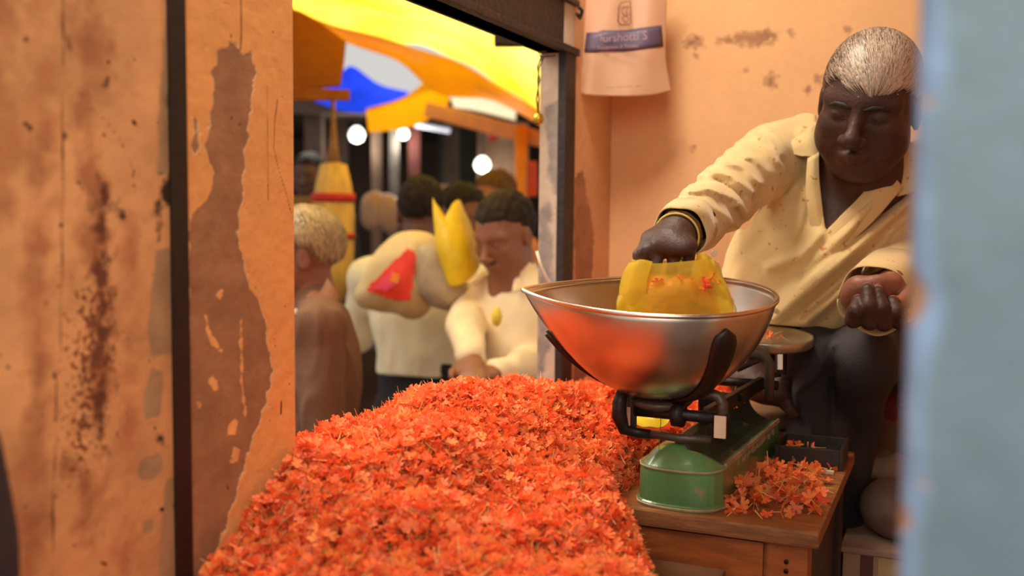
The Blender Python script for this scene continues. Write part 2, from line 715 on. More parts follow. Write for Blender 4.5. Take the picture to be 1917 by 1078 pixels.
m_col = plaster('jamb_plaster', lin(234, 162, 94), [
    ('rimm', lin(228, 180, 128), 60.0, 0.018, 0.0016, 0.2),
    ('peel', lin(160, 112, 76), 60.0, 0.018, 0.0016, 0.55),
    ('left', lin(234, 166, 98), 90.0, 0.01, 0.0012, -0.4),
    ('crack', lin(110, 62, 34), 60.0, 0.001, 0.001, 0.9)], var=0.12, relief=0.4, dots=(lin(110, 60, 34), 75.0, 0.73))
marked_sheet('wall_left_jamb', (XW, 0.882, -0.7), (0, 1.084 - 0.882, 0), (0, 0, 3.1), 120, 620, m_col,
             dict(peel=peel_c, rimm=lambda X, Y: peel_c(X, Y) - 2.0, left=left_c, crack=crack_c))
mb = MB().span((XW - 0.13, 1.0839, -0.7), (XW, 1.0841, 2.4)).span((XW - 0.13, 0.18, -0.7), (XW - 0.001, 1.084, 2.4))
tag(mb.build('wall_left_core', mat('plaster_dull', lin(200, 140, 92), 0.8, bump=0.3)), kind='structure')
# shutter channel
tag(MB().span((XW - 0.06, 0.859, -0.7), (XW + 0.003, 0.885, 2.4)).build('trim_1', mat('black_steel', lin(30, 20, 17), 0.5, var=0.3, bump=0.1)), kind='structure')

# --- wall under the opening (sill) and far jamb
tag(MB().span((XW - 0.075, 1.084, -0.7), (XW, 2.5, ZT - 0.02)).build('wall_left_sill', MATS['plaster_dull']), kind='structure')
m_jamb = plaster('far_jamb_plaster', lin(190, 166, 146), [('grey', lin(140, 126, 118), 22.0, 0.05, 0.01, 0.2)], var=0.1, relief=0.35, nscale=14)
o = marked_sheet('trim_2', (XW - 0.055, 2.053, ZT - 0.05), (0.055, 0, 0), (0, 0, 0.86), 30, 160, m_jamb,
                 dict(grey=lambda X, Y: np.minimum(polydist(X, Y, [(1022, 200), (1046, 190), (1052, 420), (1030, 330), (1020, 260)]), polydist(X, Y, [(1005, 400), (1030, 380), (1035, 640), (1008, 720)]))))
tag(MB().span((XW - 0.055, 2.054, ZT - 0.05), (XW - 0.001, 2.50, 2.4)).build('wall_left_far_core', mat('jamb_core', lin(205, 185, 165), 0.8)), kind='structure')
# dark frame upright at the jamb and dark lintel beam
m_iron = mat('dark_iron', lin(44, 30, 27), 0.55, metal=0.2, var=0.35, scale=18, bump=0.25)
tag(MB().span((XW - 0.012, 2.048, ZT - 0.05), (XW + 0.006, 2.110, 1.33), 0.002).build('trim_3', m_iron), kind='structure')
mb = MB().span((XW - 0.05, 1.084, 1.313), (XW - 0.002, 2.115, 1.75), 0.003)
mb.span((XW - 0.055, 1.084, 1.313), (XW + 0.012, 2.118, 1.328), 0.002)
mb.span((XW - 0.055, 1.084, 1.42), (XW + 0.010, 2.118, 1.432), 0.002)
tag(mb.build('trim_4', m_iron), kind='structure')
tag(MB().span((XW - 0.10, 1.084, 1.75), (XW, 2.115, 2.4)).build('wall_left_lintel', MATS['plaster_dull']), kind='structure')
# back part of the left wall between frame and corner
strip_peel = lambda X, Y: np.minimum(polydist(X, Y, [(1076, 330), (1092, 320), (1098, 360), (1106, 400), (1112, 450), (1108, 530), (1076, 530)]), polydist(X, Y, [(1076, 540), (1100, 545), (1096, 720), (1074, 720)]))
m_strip = plaster('corner_plaster', lin(218, 168, 122), [('peel', lin(165, 115, 85), 50.0, 0.02, 0.003, 0.4)], var=0.15)
marked_sheet('wall_left_corner', (XW, 2.112, -0.02), (0, YB - 2.112, 0), (0, 0, 2.45), 60, 260, m_strip, dict(peel=strip_peel))

# --- back wall, right wall, ceiling, floors
stain_b = lambda X, Y: np.minimum.reduce([
    polydist(X, Y, [(1285, 72), (1310, 68), (1320, 84), (1300, 92), (1284, 86)]),
    polydist(X, Y, [(1345, 72), (1400, 62), (1445, 58), (1462, 66), (1440, 82), (1405, 84), (1350, 82)]),
    np.hypot((X - 1444), (Y - 148) * 0.7) - 9, np.hypot(X - 1480, Y - 62) - 6, np.hypot(X - 1395, Y - 130) - 2,
    np.hypot(X - 1536, Y - 150) - 6, np.hypot(X - 1512, Y - 170) - 6, np.hypot(X - 1585, Y - 56) - 5, np.hypot(X - 1303, Y - 103) - 2,
    np.hypot(X - 1300, Y - 275) - 2])
m_back = plaster('back_wall_plaster', lin(228, 178, 126), [
    ('stain', lin(160, 114, 80), 70.0, 0.045, 0.016, 0.05)], var=0.08, relief=0.12, nscale=3.5, dots=(lin(150, 100, 66), 45.0, 0.745))
marked_sheet('wall_back', (XW - 0.001, YB, -0.02), (1.75, 0, 0), (0, 0, 2.45), 360, 480, m_back, dict(stain=stain_b))
tag(MB().span((0.75, 0.65, -0.02), (0.85, YB, 2.43)).build('wall_right', mat('right_wall', lin(215, 150, 100), 0.8, var=0.1)), kind='structure')
tag(MB().span((-0.95, 0.3, 2.42), (0.95, 2.6, 2.5)).build('ceiling', mat('ceiling_paint', lin(190, 150, 110), 0.8, var=0.1)), kind='structure')
tag(MB().span((XW, 0.62, -0.12), (0.85, YB, 0.0)).build('floor', mat('floor_cement', lin(105, 78, 60), 0.7, var=0.3, bump=0.2)), kind='structure')
tag(MB().span((-14, -6, -0.82), (6, 14, -0.72)).build('floor_street', mat('street_ground', lin(90, 76, 66), 0.85, var=0.4, scale=3, bump=0.4)), kind='structure')

# --- blue pillar close on the right
Z0, Z1, ny = -0.7, 2.42, 700
rad = 0.012
zz = np.linspace(0.45, 1.45, ny)
th = np.linspace(0, PI / 2, 10)
prof = [(0.06, -0.0)] if False else []
cs = [(0.0, 0.17)] + [(rad - rad * math.cos(t), rad - rad * math.sin(t)) for t in th] + [(rad + x, 0.0) for x in np.linspace(0.002, 0.40, 130)]
G = np.array([[(-0.0215 + a, 0.55 + b, z) for (a, b) in cs] for z in zz])
X, Y, D = proj(G.reshape(-1, 3))
chip = lambda X, Y: np.minimum.reduce([
    polydist(X, Y, [(1690, 470), (1716, 505), (1740, 540), (1735, 575), (1722, 600), (1700, 610), (1680, 560), (1680, 480)]) + 3,
    polydist(X, Y, [(1735, 180), (1748, 182), (1746, 198), (1734, 198)]), polydist(X, Y, [(1668, 940), (1700, 945), (1704, 985), (1690, 995), (1666, 990)]),
    np.hypot(X - 1731, Y - 905) - 8, np.hypot(X - 1692, Y - 800) - 5])
pale = lambda X, Y: polydist(X, Y, [(1700, -50), (1750, -50), (1768, 120), (1750, 190), (1735, 240), (1738, 420), (1748, 520), (1765, 580), (1740, 660), (1722, 760), (1722, 860), (1735, 920), (1712, 1000), (1705, 1120), (1600, 1120), (1600, -50)])
m_blue = plaster('blue_painted_plaster', lin(118, 138, 150), [
    ('pale', lin(140, 168, 206), 16.0, 0.008, 0.012, 0.0), ('chip', lin(190, 152, 124), 60.0, 0.012, 0.004, 0.4)], var=0.14, nscale=12.0, relief=0.3, rough=0.6)
nn = len(cs)
i, j = np.meshgrid(np.arange(ny - 1), np.arange(nn - 1), indexing='ij')
a = (i * nn + j).ravel()
F = np.stack([a, a + 1, a + nn + 1, a + nn], 1)
jit = G.reshape(-1, 3).copy()
dch = chip(X, Y) * D / FPX
dip = np.clip(-dch / 0.004, 0, 1) * 0.002
jit[:, 1] += dip + 0.0006 * snoise(jit, 60) + 0.0012 * snoise(jit, 16, 2)
blue = obj('trim_5', jit, F, m_blue, None, True)
for k, fn in dict(pale=pale, chip=chip).items():
    at = blue.data.attributes.new(k, 'FLOAT', 'POINT')
    at.data.foreach_set('value', (fn(X, Y) * D / FPX).astype(np.float32))
blue['kind'] = 'structure'
mb = MB().span((-0.021, 0.552, -0.7), (0.40, 0.72, 0.45)).span((-0.021, 0.552, 1.45), (0.40, 0.72, 2.42)).span((-0.0205, 0.565, 0.45), (0.39, 0.719, 1.45))
tag(mb.build('wall_front', mat('blue_plain', lin(150, 168, 180), 0.7, var=0.1)), kind='structure')

# ------------------------------------------------------------------ desk
m_wood = mat('desk_wood', lin(150, 92, 50), 0.5, var=0.45, scale=10, stretch=(2, 9, 9), bump=0.15, bscale=40)
m_wood_o = mat('drawer_wood', lin(176, 92, 40), 0.45, var=0.35, scale=8, stretch=(2, 9, 9), bump=0.12, bscale=40)
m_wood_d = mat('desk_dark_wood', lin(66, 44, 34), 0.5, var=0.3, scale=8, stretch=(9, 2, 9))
TX0, TX1, TY0, TY1 = -0.56, -0.152, 1.375, 1.89
desk = thing('wooden_desk', ((TX0 + TX1) / 2, (TY0 + TY1) / 2, 0), 'low wooden desk with drawer front carrying the green scale', 'desk')
MB().span((TX0, TY0, ZT - 0.022), (TX1, TY1, ZT), 0.004).build('desk_top', m_wood, desk)
MB().span((TX0 + 0.02, TY0 + 0.024, ZT - 0.16), (TX1 - 0.06, TY0 + 0.04, ZT - 0.0225), 0.002).build('apron', m_wood_o, desk)
dr = MB()
dr.span((TX0 + 0.03, TY0 + 0.016, ZT - 0.085), (TX1 - 0.075, TY0 + 0.0235, ZT - 0.028), 0.002)
dr.build('drawer', m_wood_o, desk)
MB().span((TX0 + 0.03, TY0 + 0.016, ZT - 0.155), (TX1 - 0.075, TY0 + 0.0235, ZT - 0.092), 0.002).build('panel', m_wood_o, desk)
for x0 in (TX0 + 0.006, TX1 - 0.070):
    for y0 in (TY0 + 0.012, TY1 - 0.06):
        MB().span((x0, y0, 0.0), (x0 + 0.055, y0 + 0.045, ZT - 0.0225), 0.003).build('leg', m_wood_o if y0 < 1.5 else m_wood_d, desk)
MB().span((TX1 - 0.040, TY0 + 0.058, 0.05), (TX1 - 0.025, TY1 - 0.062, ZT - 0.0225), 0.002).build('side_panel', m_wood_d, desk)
hg = MB()
for k in (0, 1):
    hg.lathe((TX1 - 0.043, TY0 + 0.012, ZT - 0.048 - 0.013 * k), [(0.0032, 0), (0.0032, 0.003), (0.0015, 0.0035)], 10, [(1, 0, 0), (0, 0, 1), (0, -1, 0)])
hg.build('screw', mat('screw_steel', lin(60, 45, 38), 0.4, metal=0.8), desk)

# ------------------------------------------------------------------ scale
a0 = WZ(1262, 956, ZT)
a1 = WZ(1398, 838, ZT)
SL = nrm([a1[0] - a0[0] + 0.0, a1[1] - a0[1], 0])
SS = np.array([SL[1], -SL[0], 0.0])            # to the right
SU = np.array([0, 0, 1.0])


def S(l, s, z):
    return np.array([a0[0], a0[1], ZT]) + SL * l + SS * (s - 0.003) + SU * z


m_green = mat('green_enamel', lin(90, 122, 78), 0.28, var=0.25, scale=14, col2=lin(96, 142, 84), bump=0.12, bscale=30, speck=(lin(150, 128, 98), 28.0, 0.66), coat=0.4)
m_greend = mat('dark_green_enamel', lin(40, 62, 48), 0.38, var=0.35, scale=20, bump=0.2, bscale=40, speck=(lin(110, 92, 60), 35.0, 0.64), coat=0.2)
m_worn = mat('worn_edge', lin(168, 140, 112), 0.5, var=0.35, scale=40)
m_cast = mat('black_cast_iron', lin(38, 28, 26), 0.45, metal=0.3, var=0.3, bump=0.2, bscale=80)
m_gcast = mat('grey_cast_iron', lin(92, 80, 70), 0.45, metal=0.5, var=0.3, bump=0.2, bscale=80)
m_chrome = mat('chrome', lin(225, 205, 185), 0.18, metal=1.0, var=0.08)
scale = thing('weighing_scale', S(0.2, 0, 0), 'green cast iron counter scale on the wooden desk', 'scale')
HW, LB = 0.063, 0.43
# lower body: plan outline with bowed front, walls leaning in slightly
outl = []
for s in np.linspace(-1, 1, 17):
    k = abs(s)
    outl.append((0.024 * (1 - math.sqrt(max(0, 1 - (0.98 * k) ** 5))) * 1.6 + 0.012 * k * k, s * HW))
front = outl
outl = front + [(LB, HW), (LB, -HW)]
rows = [(0, 1.03), (0.006, 1.03), (0.008, 1.0), (0.045, 0.985), (0.052, 0.98), (0.056, 0.985), (0.0585, 0.965)]
V, F = [], []
no = len(outl)
for (z, k) in rows:
    for (l_, s_) in outl:
        cl, cs_ = LB / 2, 0
        V.append(S(cl + (l_ - cl) * (1 - (1 - k) * 0.35), s_ * k, z))
for i in range(len(rows) - 1):
    for j in range(no):
        F.append((i * no + j, i * no + (j + 1) % no, (i + 1) * no + (j + 1) % no, (i + 1) * no + j))
F.append(tuple((len(rows) - 1) * no + j for j in range(no)))
obj('base', V, F, m_green, scale)
# worn rims of the base
rim = MB()
rim.tube([S(l_ + 0.001, s_ * 0.985, 0.0565) for (l_, s_) in [(0.3, -HW)] + front + [(LB, HW)]], 0.0016, 6)
rim.tube([S(l_ - 0.0015, s_ * 1.035, 0.003) for (l_, s_) in [(0.3, -HW)] + front + [(LB, HW)]], 0.0022, 6)
rim.build('base_rim', m_worn, scale)
# domed front
G = []
for s in np.linspace(-0.98, 0.98, 21):
    row = []
    fl = 0.024 * (1 - math.sqrt(max(0, 1 - abs(0.98 * s) ** 5))) * 1.6 + 0.012 * s * s
    for t in np.linspace(0, 1, 14):
        l_ = fl + 0.004 + t * 0.085
        edge = min(1, t * 2.2)
        z = 0.057 + 0.031 * math.sin(edge * PI / 2) * (1 - abs(s) ** 3) * (1 - min(1, max(0, (s - 0.1) / 0.2)) * min(1, max(0, (t - 0.3) / 0.15)))
        row.append(S(l_, s * HW * 0.955, z))
    G.append(row)
MB().grid(G).build('dome', m_green, scale, True)
# saddle with concave flanks
prof = []
for t in np.linspace(0, 1, 9):
    th = t * PI / 2
    prof.append((HW * 0.93 - 0.050 * math.sin(th), 0.058 + 0.040 * (1 - math.cos(th))))
prof = [(HW * 0.93, 0.055)] + prof + [(0.006, 0.0985)]
full = prof + [(-a, b) for (a, b) in prof[::-1]]
V = [S(l_, s_, z) for l_ in (0.040, LB - 0.004) for (s_, z) in full]
k = len(full)
F = [(i, (i + 1) % k, k + (i + 1) % k, k + i) for i in range(k)] + [tuple(range(k))[::-1], tuple(range(k, 2 * k))]
obj('saddle', V, F, m_greend, scale)
MB().tube([S(l_, HW * 0.955, 0.0595) for l_ in np.linspace(0.06, LB, 12)], 0.0026, 6).build('saddle_edge', m_worn, scale)
# raised gilt lettering band on the long side, too worn to read
lt = MB()
rr_ = random.Random(3)
for i in range(26):
    l_ = 0.12 + i * 0.0105
    if rr_.random() < 0.25:
        continue
    h_ = rr_.uniform(0.006, 0.011)
    lt.box(S(l_, HW * 0.992, 0.048 + rr_.uniform(-0.002, 0.002)), (0.0055 * rr_.uniform(0.5, 1), 0.0016, h_), [SL, SS, SU], 0.0004)
tag(lt.build('worn_relief', m_worn, scale), kind='stuff')
# beam: front shaft, two side arms, rear shaft
ZB = 0.132
bm_ = MB()
bm_.tube([S(0.035, -0.070, ZB), S(0.035, 0.070, ZB)], 0.0085, 12)
bm_.tube([S(0.035, -0.012, ZB), S(0.035, 0.004, ZB)], 0.018, 18)
bm_.build('front_shaft', m_cast, scale, True)
for s_ in (-0.036, 0.036):
    MB().box((S(0.035, s_, ZB) + S(0.36, s_ * 1.2, ZB + 0.004)) / 2, (0.325, 0.010, 0.022), [nrm(S(0.36, s_ * 1.2, ZB) - S(0.035, s_, ZB)), SS, SU], 0.002).build('beam_arm', m_cast, scale)
MB().tube([S(0.36, -0.072, ZB), S(0.36, 0.072, ZB)], 0.008, 12).build('rear_shaft', m_cast, scale, True)
MB().box(S(0.2, 0, 0.115), (0.05, 0.03, 0.044), [SL, SS, SU], 0.004).tube([S(0.2, -0.05, 0.135), S(0.2, 0.05, 0.135)], 0.006, 10).build('pivot', m_cast, scale)


def yoke(l_, zt, name, hw, zb, ds=0.0):
    y = MB()
    for dl in (0,):
        pts = [S(l_, ds - hw, zb), S(l_, ds - hw, zt - 0.012), S(l_, ds - hw + 0.006, zt - 0.003), S(l_, ds - hw + 0.016, zt), S(l_, ds + hw - 0.016, zt), S(l_, ds + hw - 0.006, zt - 0.003), S(l_, ds + hw, zt - 0.012), S(l_, ds + hw, zb)]
        y.tube(pts, [0.0085] * 8, 8)
    return y.build(name, m_gcast, scale, True)


yoke(0.035, 0.166, 'front_yoke', 0.068, 0.105, -0.008)
yoke(0.30, 0.190, 'rear_yoke', 0.070, 0.118)
for s_, mm, nm in ((0.060, mat('cream_sticker', lin(236, 210, 180), 0.35), 'sticker_plate'), (-0.082, mat('pink_plate', lin(215, 150, 120), 0.4), 'sticker_plate')):
    MB().box(S(0.024, s_, 0.122), (0.003, 0.017, 0.032), [SL, SS, SU], 0.001).build(nm, mm, scale)
lug = MB().tube([S(0.020, -0.083, 0.168), S(0.016, -0.088, 0.145), S(0.016, -0.088, 0.125), S(0.022, -0.082, 0.105), S(0.030, -0.066, 0.100), S(0.032, -0.045, 0.099)], [0.008, 0.0105, 0.0115, 0.0095, 0.0075, 0.007], 12)
lug.build('left_lug', m_cast, scale, True)
MB().tube([S(0.032, -0.056, 0.100), S(0.032, 0.0, 0.098), S(0.034, 0.045, 0.100)], 0.0062, 10).build('lower_link', m_gcast, scale, True)
MB().tube([S(0.335, 0.062, 0.142), S(0.338, 0.063, 0.175)], 0.006, 10).build('link', m_gcast, scale, True)
MB().tube([S(0.033, -0.030, 0.162), S(0.030, -0.029, 0.12), S(0.028, -0.030, 0.088), S(0.030, -0.031, 0.055)], 0.0006, 5).build('thread', mat('brown_thread', lin(150, 105, 60), 0.8), scale)

# small rear plate on its post, with a few flowers
pc = W(1432, 631, 1.80)
PT = math.radians(5)
pax = [CR, nrm(np.cross(SU, CR)), SU]
tf = nrm(np.array([CF[0], CF[1], 0]))
pz = nrm(SU * math.cos(PT) - tf * math.sin(PT))
pax = [nrm(np.cross(tf, pz)), nrm(np.cross(pz, nrm(np.cross(tf, pz)))), pz]
m_plate = mat('plate_steel', lin(215, 200, 175), 0.3, metal=0.85, var=0.12, bump=0.05)
MB().lathe(pc, [(0.066, -0.004), (0.072, -0.002), (0.077, 0.001), (0.080, 0.004), (0.0825, 0.006), (0.0835, 0.003), (0.0825, -0.010), (0.079, -0.013), (0.0, -0.013)][::-1] + [(0.0, -0.0045)], 48, pax).build('rear_plate', m_plate, scale, True)
pp = W(1463, 652, 1.80)
MB().tube([pp, W(1461, 700, 1.80)], 0.0105, 12).build('plate_post', m_cast, scale)
MB().box(W(1460, 674, 1.788), (0.010, 0.004, 0.034), [CR, CF, CU], 0.001).build('post_plate', m_chrome, scale)
MB().tube([W(1461, 700, 1.80), W(1448, 702, 1.80), W(1436, 714, 1.80), W(1415, 716, 1.80), W(1390, 716, 1.81)], 0.0055, 8).build('crank', m_cast, scale, True)
MB().tube([W(1380, 690, 1.77), W(1420, 672, 1.78), W(1440, 655, 1.79), W(1463, 655, 1.80)], 0.007, 8).build('plate_bracket', m_gcast, scale, True)

# ------------------------------------------------------------------ weighing bowl
bc = W(1278, 552, 1.475)
TILT = math.radians(8.5)
bz = nrm(SU * math.cos(TILT) - tf * math.sin(TILT) - _r * 0.02)
bx = nrm(_r - bz * (_r @ bz))
by = np.cross(bz, bx)
BA, BT, BW, BD = 0.134, 0.232, 0.128, 0.150


def bowl_pt(th, t, off=0.0):
    """th around, t 0 centre..1 rim."""
    c, s_ = math.cos(th), math.sin(th)
    # rim outline: round at +x, pointed spout at -x
    if c >= 0:
        u, v = BA * c, BW * s_
    else:
        k = -c
        u = -BT * (1 - (1 - k) ** 1.0)
        v = BW * math.copysign(abs(s_) ** 1.55, s_)
    tip = max(0.0, -c) ** 3
    a = t * PI / 2
    rad_ = math.sin(a) ** (0.85)
    dep = math.cos(a) ** 0.95
    # spout side is straight rather than round
    r2 = t ** 1.0 * (0.95 + 0.05 * t)
    d2 = (1 - t ** 1.35)
    rad_ = rad_ * (1 - tip) + (0.30 * rad_ + 0.70 * r2) * tip
    dep = dep * (1 - tip) + (0.35 * dep + 0.65 * d2) * tip
    rise = 0.010 * tip * t ** 4
    p = np.array([u * rad_ - 0.030 * dep, v * rad_, -BD * dep + rise])
    if off:
        p = p * (1 + off / 0.14) + np.array([0, 0, -off * 0.3])
    return bc + bx * p[0] + by * p[1] + bz * p[2]


m_bowl = mat('bowl_steel', lin(222, 204, 188), 0.27, metal=1.0, var=0.10, scale=6, bump=0.03, bscale=14)
bowl = thing('weighing_bowl', bc - bx * 0.03 - bz * BD, 'large steel scoop-shaped weighing bowl with spout on the front of the scale', 'bowl')
NT, NR = 96, 30
V, F = [], []
for layer, off in ((0, 0.0), (1, -0.0022)):
    for j in range(NR + 1):
        for i in range(NT):
            V.append(bowl_pt(2 * PI * i / NT, max(j / NR, 0.004), off))
n1 = (NR + 1) * NT
for j in range(NR):
    for i in range(NT):
        q = (j * NT + i, j * NT + (i + 1) % NT, (j + 1) * NT + (i + 1) % NT, (j + 1) * NT + i)
        F.append(q)
        F.append(tuple(n1 + k for k in q[::-1]))
for i in range(NT):
    F.append((NR * NT + i, NR * NT + (i + 1) % NT, n1 + NR * NT + (i + 1) % NT, n1 + NR * NT + i))
obj('bowl_shell', V, F, m_bowl, bowl, True)
rp_ = [bowl_pt(2 * PI * i / 160, 1.0) for i in range(161)]
MB().tube(rp_, 0.0034, 8, False).build('rolled_rim', mat('rim_steel', lin(235, 215, 190), 0.22, metal=1.0, var=0.1), bowl, True)


def cradle(th, t0, t1, wd, rnd, dthe=0.0):
    V, F = [], []
    n = 18
    for i in range(n + 1):
        t = t0 + (t1 - t0) * i / n
        e = i / n
        ww = wd * (0.62 + 0.38 * e)
        if e > 1 - rnd:
            ww *= math.sqrt(max(0.0, 1 - ((e - (1 - rnd)) / rnd) ** 2)) * 0.95 + 0.05
        for off in (0.0012, 0.0062):
            for sgn in (-1, -0.5, 0.5, 1):
                th_ = th + (1 - e) * dthe
                dth = sgn * ww / 2 / (0.14 * max(math.sin(t * PI / 2), 0.1))
                o_ = off if abs(sgn) < 1 else 0.0012 + (off - 0.0012) * 0.3
                V.append(bowl_pt(th_ + dth, t, o_))
    for i in range(n):
        b, c_ = i * 8, (i + 1) * 8
        for k in range(3):
            F.append((b + 4 + k, b + 5 + k, c_ + 5 + k, c_ + 4 + k))
            F.append((b + k, c_ + k, c_ + k + 1, b + k + 1))
        F.append((b, b + 4, c_ + 4, c_))
        F.append((b + 3, c_ + 3, c_ + 7, b + 7))
    F.append((0, 1, 2, 3, 7, 6, 5, 4))
    e = n * 8
    F.append(tuple(e + k for k in (4, 5, 6, 7, 3, 2, 1, 0)))
    return V, F


m_arm = mat('cradle_dark_iron', lin(52, 34, 28), 0.4, metal=0.4, var=0.2)
for (th, t1, wd, dthe) in ((-1.24, 0.93, 0.042, 0.30), (PI + 0.20, 0.74, 0.011, 0.0), (0.95, 0.84, 0.036, 0.0), (PI - 0.30, 0.74, 0.012, 0.0)):
    V, F = cradle(th, 0.16, t1, wd, 0.16, dthe)
    obj('cradle_arm', V, F, m_arm, scale, True)
MB().lathe(bc - bx * 0.03 - bz * (BD + 0.001), [(0.0, -0.012), (0.045, -0.012), (0.05, -0.006), (0.048, 0.0), (0.0, 0.0)], 28, [bx, by, bz]).build('cradle_plate', m_gcast, scale, True)

# ------------------------------------------------------------------ tray, card strip
m_tray = mat('tray_black', lin(46, 34, 28), 0.5, var=0.35, bump=0.15)
ta, tb = WZ(1474, 872, ZT), WZ(1552, 880, ZT)
tu = nrm(tb - ta)
tv = np.array([-tu[1], tu[0], 0])
tc_ = (ta + tb) / 2 + tv * 0.055 + np.array([0.0, 0, 0])
tray = thing('small_tray', tc_, 'small dark wooden box tray with a few blossoms at the back right of the desk', 'tray')
lw, ld, hh = 0.098, 0.10, 0.034
mb = MB().box(tc_ + SU * 0.004, (lw, ld, 0.008), [tu, tv, SU], 0.001)
mb.build('tray_floor', m_tray, tray)
mb = MB()
for s_ in (-1, 1):
    mb.box(tc_ + tu * s_ * (lw / 2 + 0.003) + SU * hh / 2, (0.006, ld + 0.012, hh), [tu, tv, SU], 0.001)
    mb.box(tc_ + tv * s_ * (ld / 2 + 0.003) + SU * hh / 2, (lw, 0.006, hh), [tu, tv, SU], 0.001)
mb.build('tray_side', m_tray, tray)
cs_ = WZ(1533, 885, ZT)
tag(MB().box(cs_ + SU * 0.003, (0.048, 0.012, 0.005), [tu, tv, SU], 0.0008).build('card_strip', mat('cream_card', lin(215, 190, 150), 0.7)), 'pale narrow card strip lying in front of the dark tray', 'card')

# ------------------------------------------------------------------ flowers
def flower_template():
    V, F, P = [(0, 0, 0)], [], [0]
    for k in range(5):
        a = math.radians(-100 + 50 * k)
        r = 1.0 if k in (1, 2, 3) else 0.8
        d = np.array([math.cos(a), math.sin(a), 0])
        s = np.array([-math.sin(a), math.cos(a), 0])
        b = len(V)
        V += [tuple(d * 0.45 * r - s * 0.20 + [0, 0, 0.10]), tuple(d * 0.45 * r + s * 0.20 + [0, 0, 0.10]),
              tuple(d * 0.95 * r - s * 0.30 + [0, 0, 0.10 + 0.16 * math.sin(k * 2.1)]), tuple(d * 1.05 * r + [0, 0, 0.02]),
              tuple(d * 0.95 * r + s * 0.30 + [0, 0, 0.14 * math.cos(k * 1.7)])]
        P += [0] * 5
        F += [(0, b, b + 1), (b, b + 2, b + 3), (b, b + 3, b + 1), (b + 1, b + 3, b + 4)]
    b = len(V)
    for (z, x, r) in ((0.02, 0.0, 0.085), (-0.85, -0.12, 0.062), (-1.75, -0.42, 0.045)):
        for k in range(3):
            th = 2 * PI * k / 3
            V.append((x + r * math.cos(th), r * math.sin(th), z))
            P.append(1)
    for i in range(2):
        for k in range(3):
            q = (b + i * 3 + k, b + i * 3 + (k + 1) % 3, b + i * 3 + 3 + (k + 1) % 3, b + i * 3 + 3 + k)
            F += [(q[0], q[1], q[2]), (q[0], q[2], q[3])]
    return np.array(V), np.array(F), np.array(P)


FV, FF, FP = flower_template()
m_flower = mat('crossandra_petal', lin(235, 95, 45), 0.6, tint=True, trans=0.25, spec=0.25)


def rand_rot(n, tilt=0.9):
    """random rotations, petals mostly facing up and out."""
    z = rng.normal(size=(n, 3)) * tilt
    z[:, 2] = np.abs(z[:, 2]) + 0.35
    z[rng.random(n) < 0.22, 2] *= -0.8
    z /= np.linalg.norm(z, axis=1, keepdims=True)
    x = rng.normal(size=(n, 3))
    x -= z * (x * z).sum(1, keepdims=True)
    x /= np.linalg.norm(x, axis=1, keepdims=True)
    return np.stack([x, np.cross(z, x), z], 2)


PET = np.array([lin(250, 126, 68)[:3], lin(245, 110, 56)[:3], lin(252, 146, 78)[:3], lin(238, 94, 50)[:3], lin(252, 138, 94)[:3]])
TUB = np.array([lin(250, 170, 110)[:3], lin(246, 200, 130)[:3], lin(246, 140, 86)[:3], lin(205, 170, 84)[:3]])


def flower_cloud(P, size):
    n = len(P)
    R = rand_rot(n)
    s = size * rng.uniform(0.75, 1.2, n)
    T = FV[None] * np.array([1, 1, 1]) * s[:, None, None]
    # curl the petals differently
    curl = rng.uniform(-0.2, 0.75, n)
    r = np.hypot(FV[:, 0], FV[:, 1]) * (FP == 0)
    T[:, :, 2] += (curl[:, None] * r[None] ** 2) * s[:, None] * 0.6
    V = np.einsum('nij,nkj->nki', R, T) + P[:, None]
    F = (FF[None] + (np.arange(n) * len(FV))[:, None, None]).reshape(-1, 3)
    col = PET[rng.integers(0, 5, n)][:, None] * np.ones((1, len(FV), 1))
    tub = TUB[rng.integers(0, 4, n)]
    col = np.where(FP[None, :, None] == 1, tub[:, None], col)
    col = col * rng.uniform(0.85, 1.12, (n, 1, 1))
    return V.reshape(-1, 3), F, np.clip(col, 0, 1).reshape(-1, 3)


# heap: height field from points measured on the slope
HP = np.array([
    [-0.78, 0.70, 0.50], [-0.78, 0.85, 0.535], [-0.78, 0.93, 0.575], [-0.78, 1.0, 0.655], [-0.78, 1.08, 0.683], [-0.78, 1.25, 0.70], [-0.78, 1.5, 0.692], [-0.78, 1.75, 0.65],
    [-0.78, 1.95, 0.612], [-0.78, 2.1, 0.612], [-0.78, 2.3, 0.61], [-0.92, 1.3, 0.66], [-0.92, 1.6, 0.64], [-0.92, 1.9, 0.58],
    [-0.60, 0.75, 0.52], [-0.50, 0.92, 0.575], [-0.58, 1.05, 0.64], [-0.66, 1.2, 0.695], [-0.68, 1.4, 0.715], [-0.66, 1.6, 0.70], [-0.62, 1.8, 0.655],
    [-0.42, 0.9, 0.56], [-0.36, 1.0, 0.565], [-0.33, 1.1, 0.555], [-0.46, 1.15, 0.60], [-0.45, 1.3, 0.60], [-0.47, 1.5, 0.602], [-0.5, 1.7, 0.615],
    [-0.44, 1.9, 0.60], [-0.6, 2.0, 0.625], [-0.66, 2.15, 0.635], [-0.5, 2.15, 0.61], [-0.38, 1.8, 0.585], [-0.36, 2.0, 0.57], [-0.45, 0.78, 0.50], [-0.3, 0.9, 0.51]])

HP[(HP[:, 2] > 0.60) & (HP[:, 0] < -0.55), 2] -= 0.026


def heap_h(X, Y):
    d2 = (X[:, None] - HP[:, 0]) ** 2 + (Y[:, None] - HP[:, 1]) ** 2
    wgt = 1 / (d2 + 0.0012) ** 1.7
    h = (wgt * HP[:, 2]).sum(1) / wgt.sum(1)
    P = np.stack([X, Y, X * 0], 1)
    return h + 0.010 * snoise(P, 16, 1) + 0.006 * snoise(P, 38, 2)


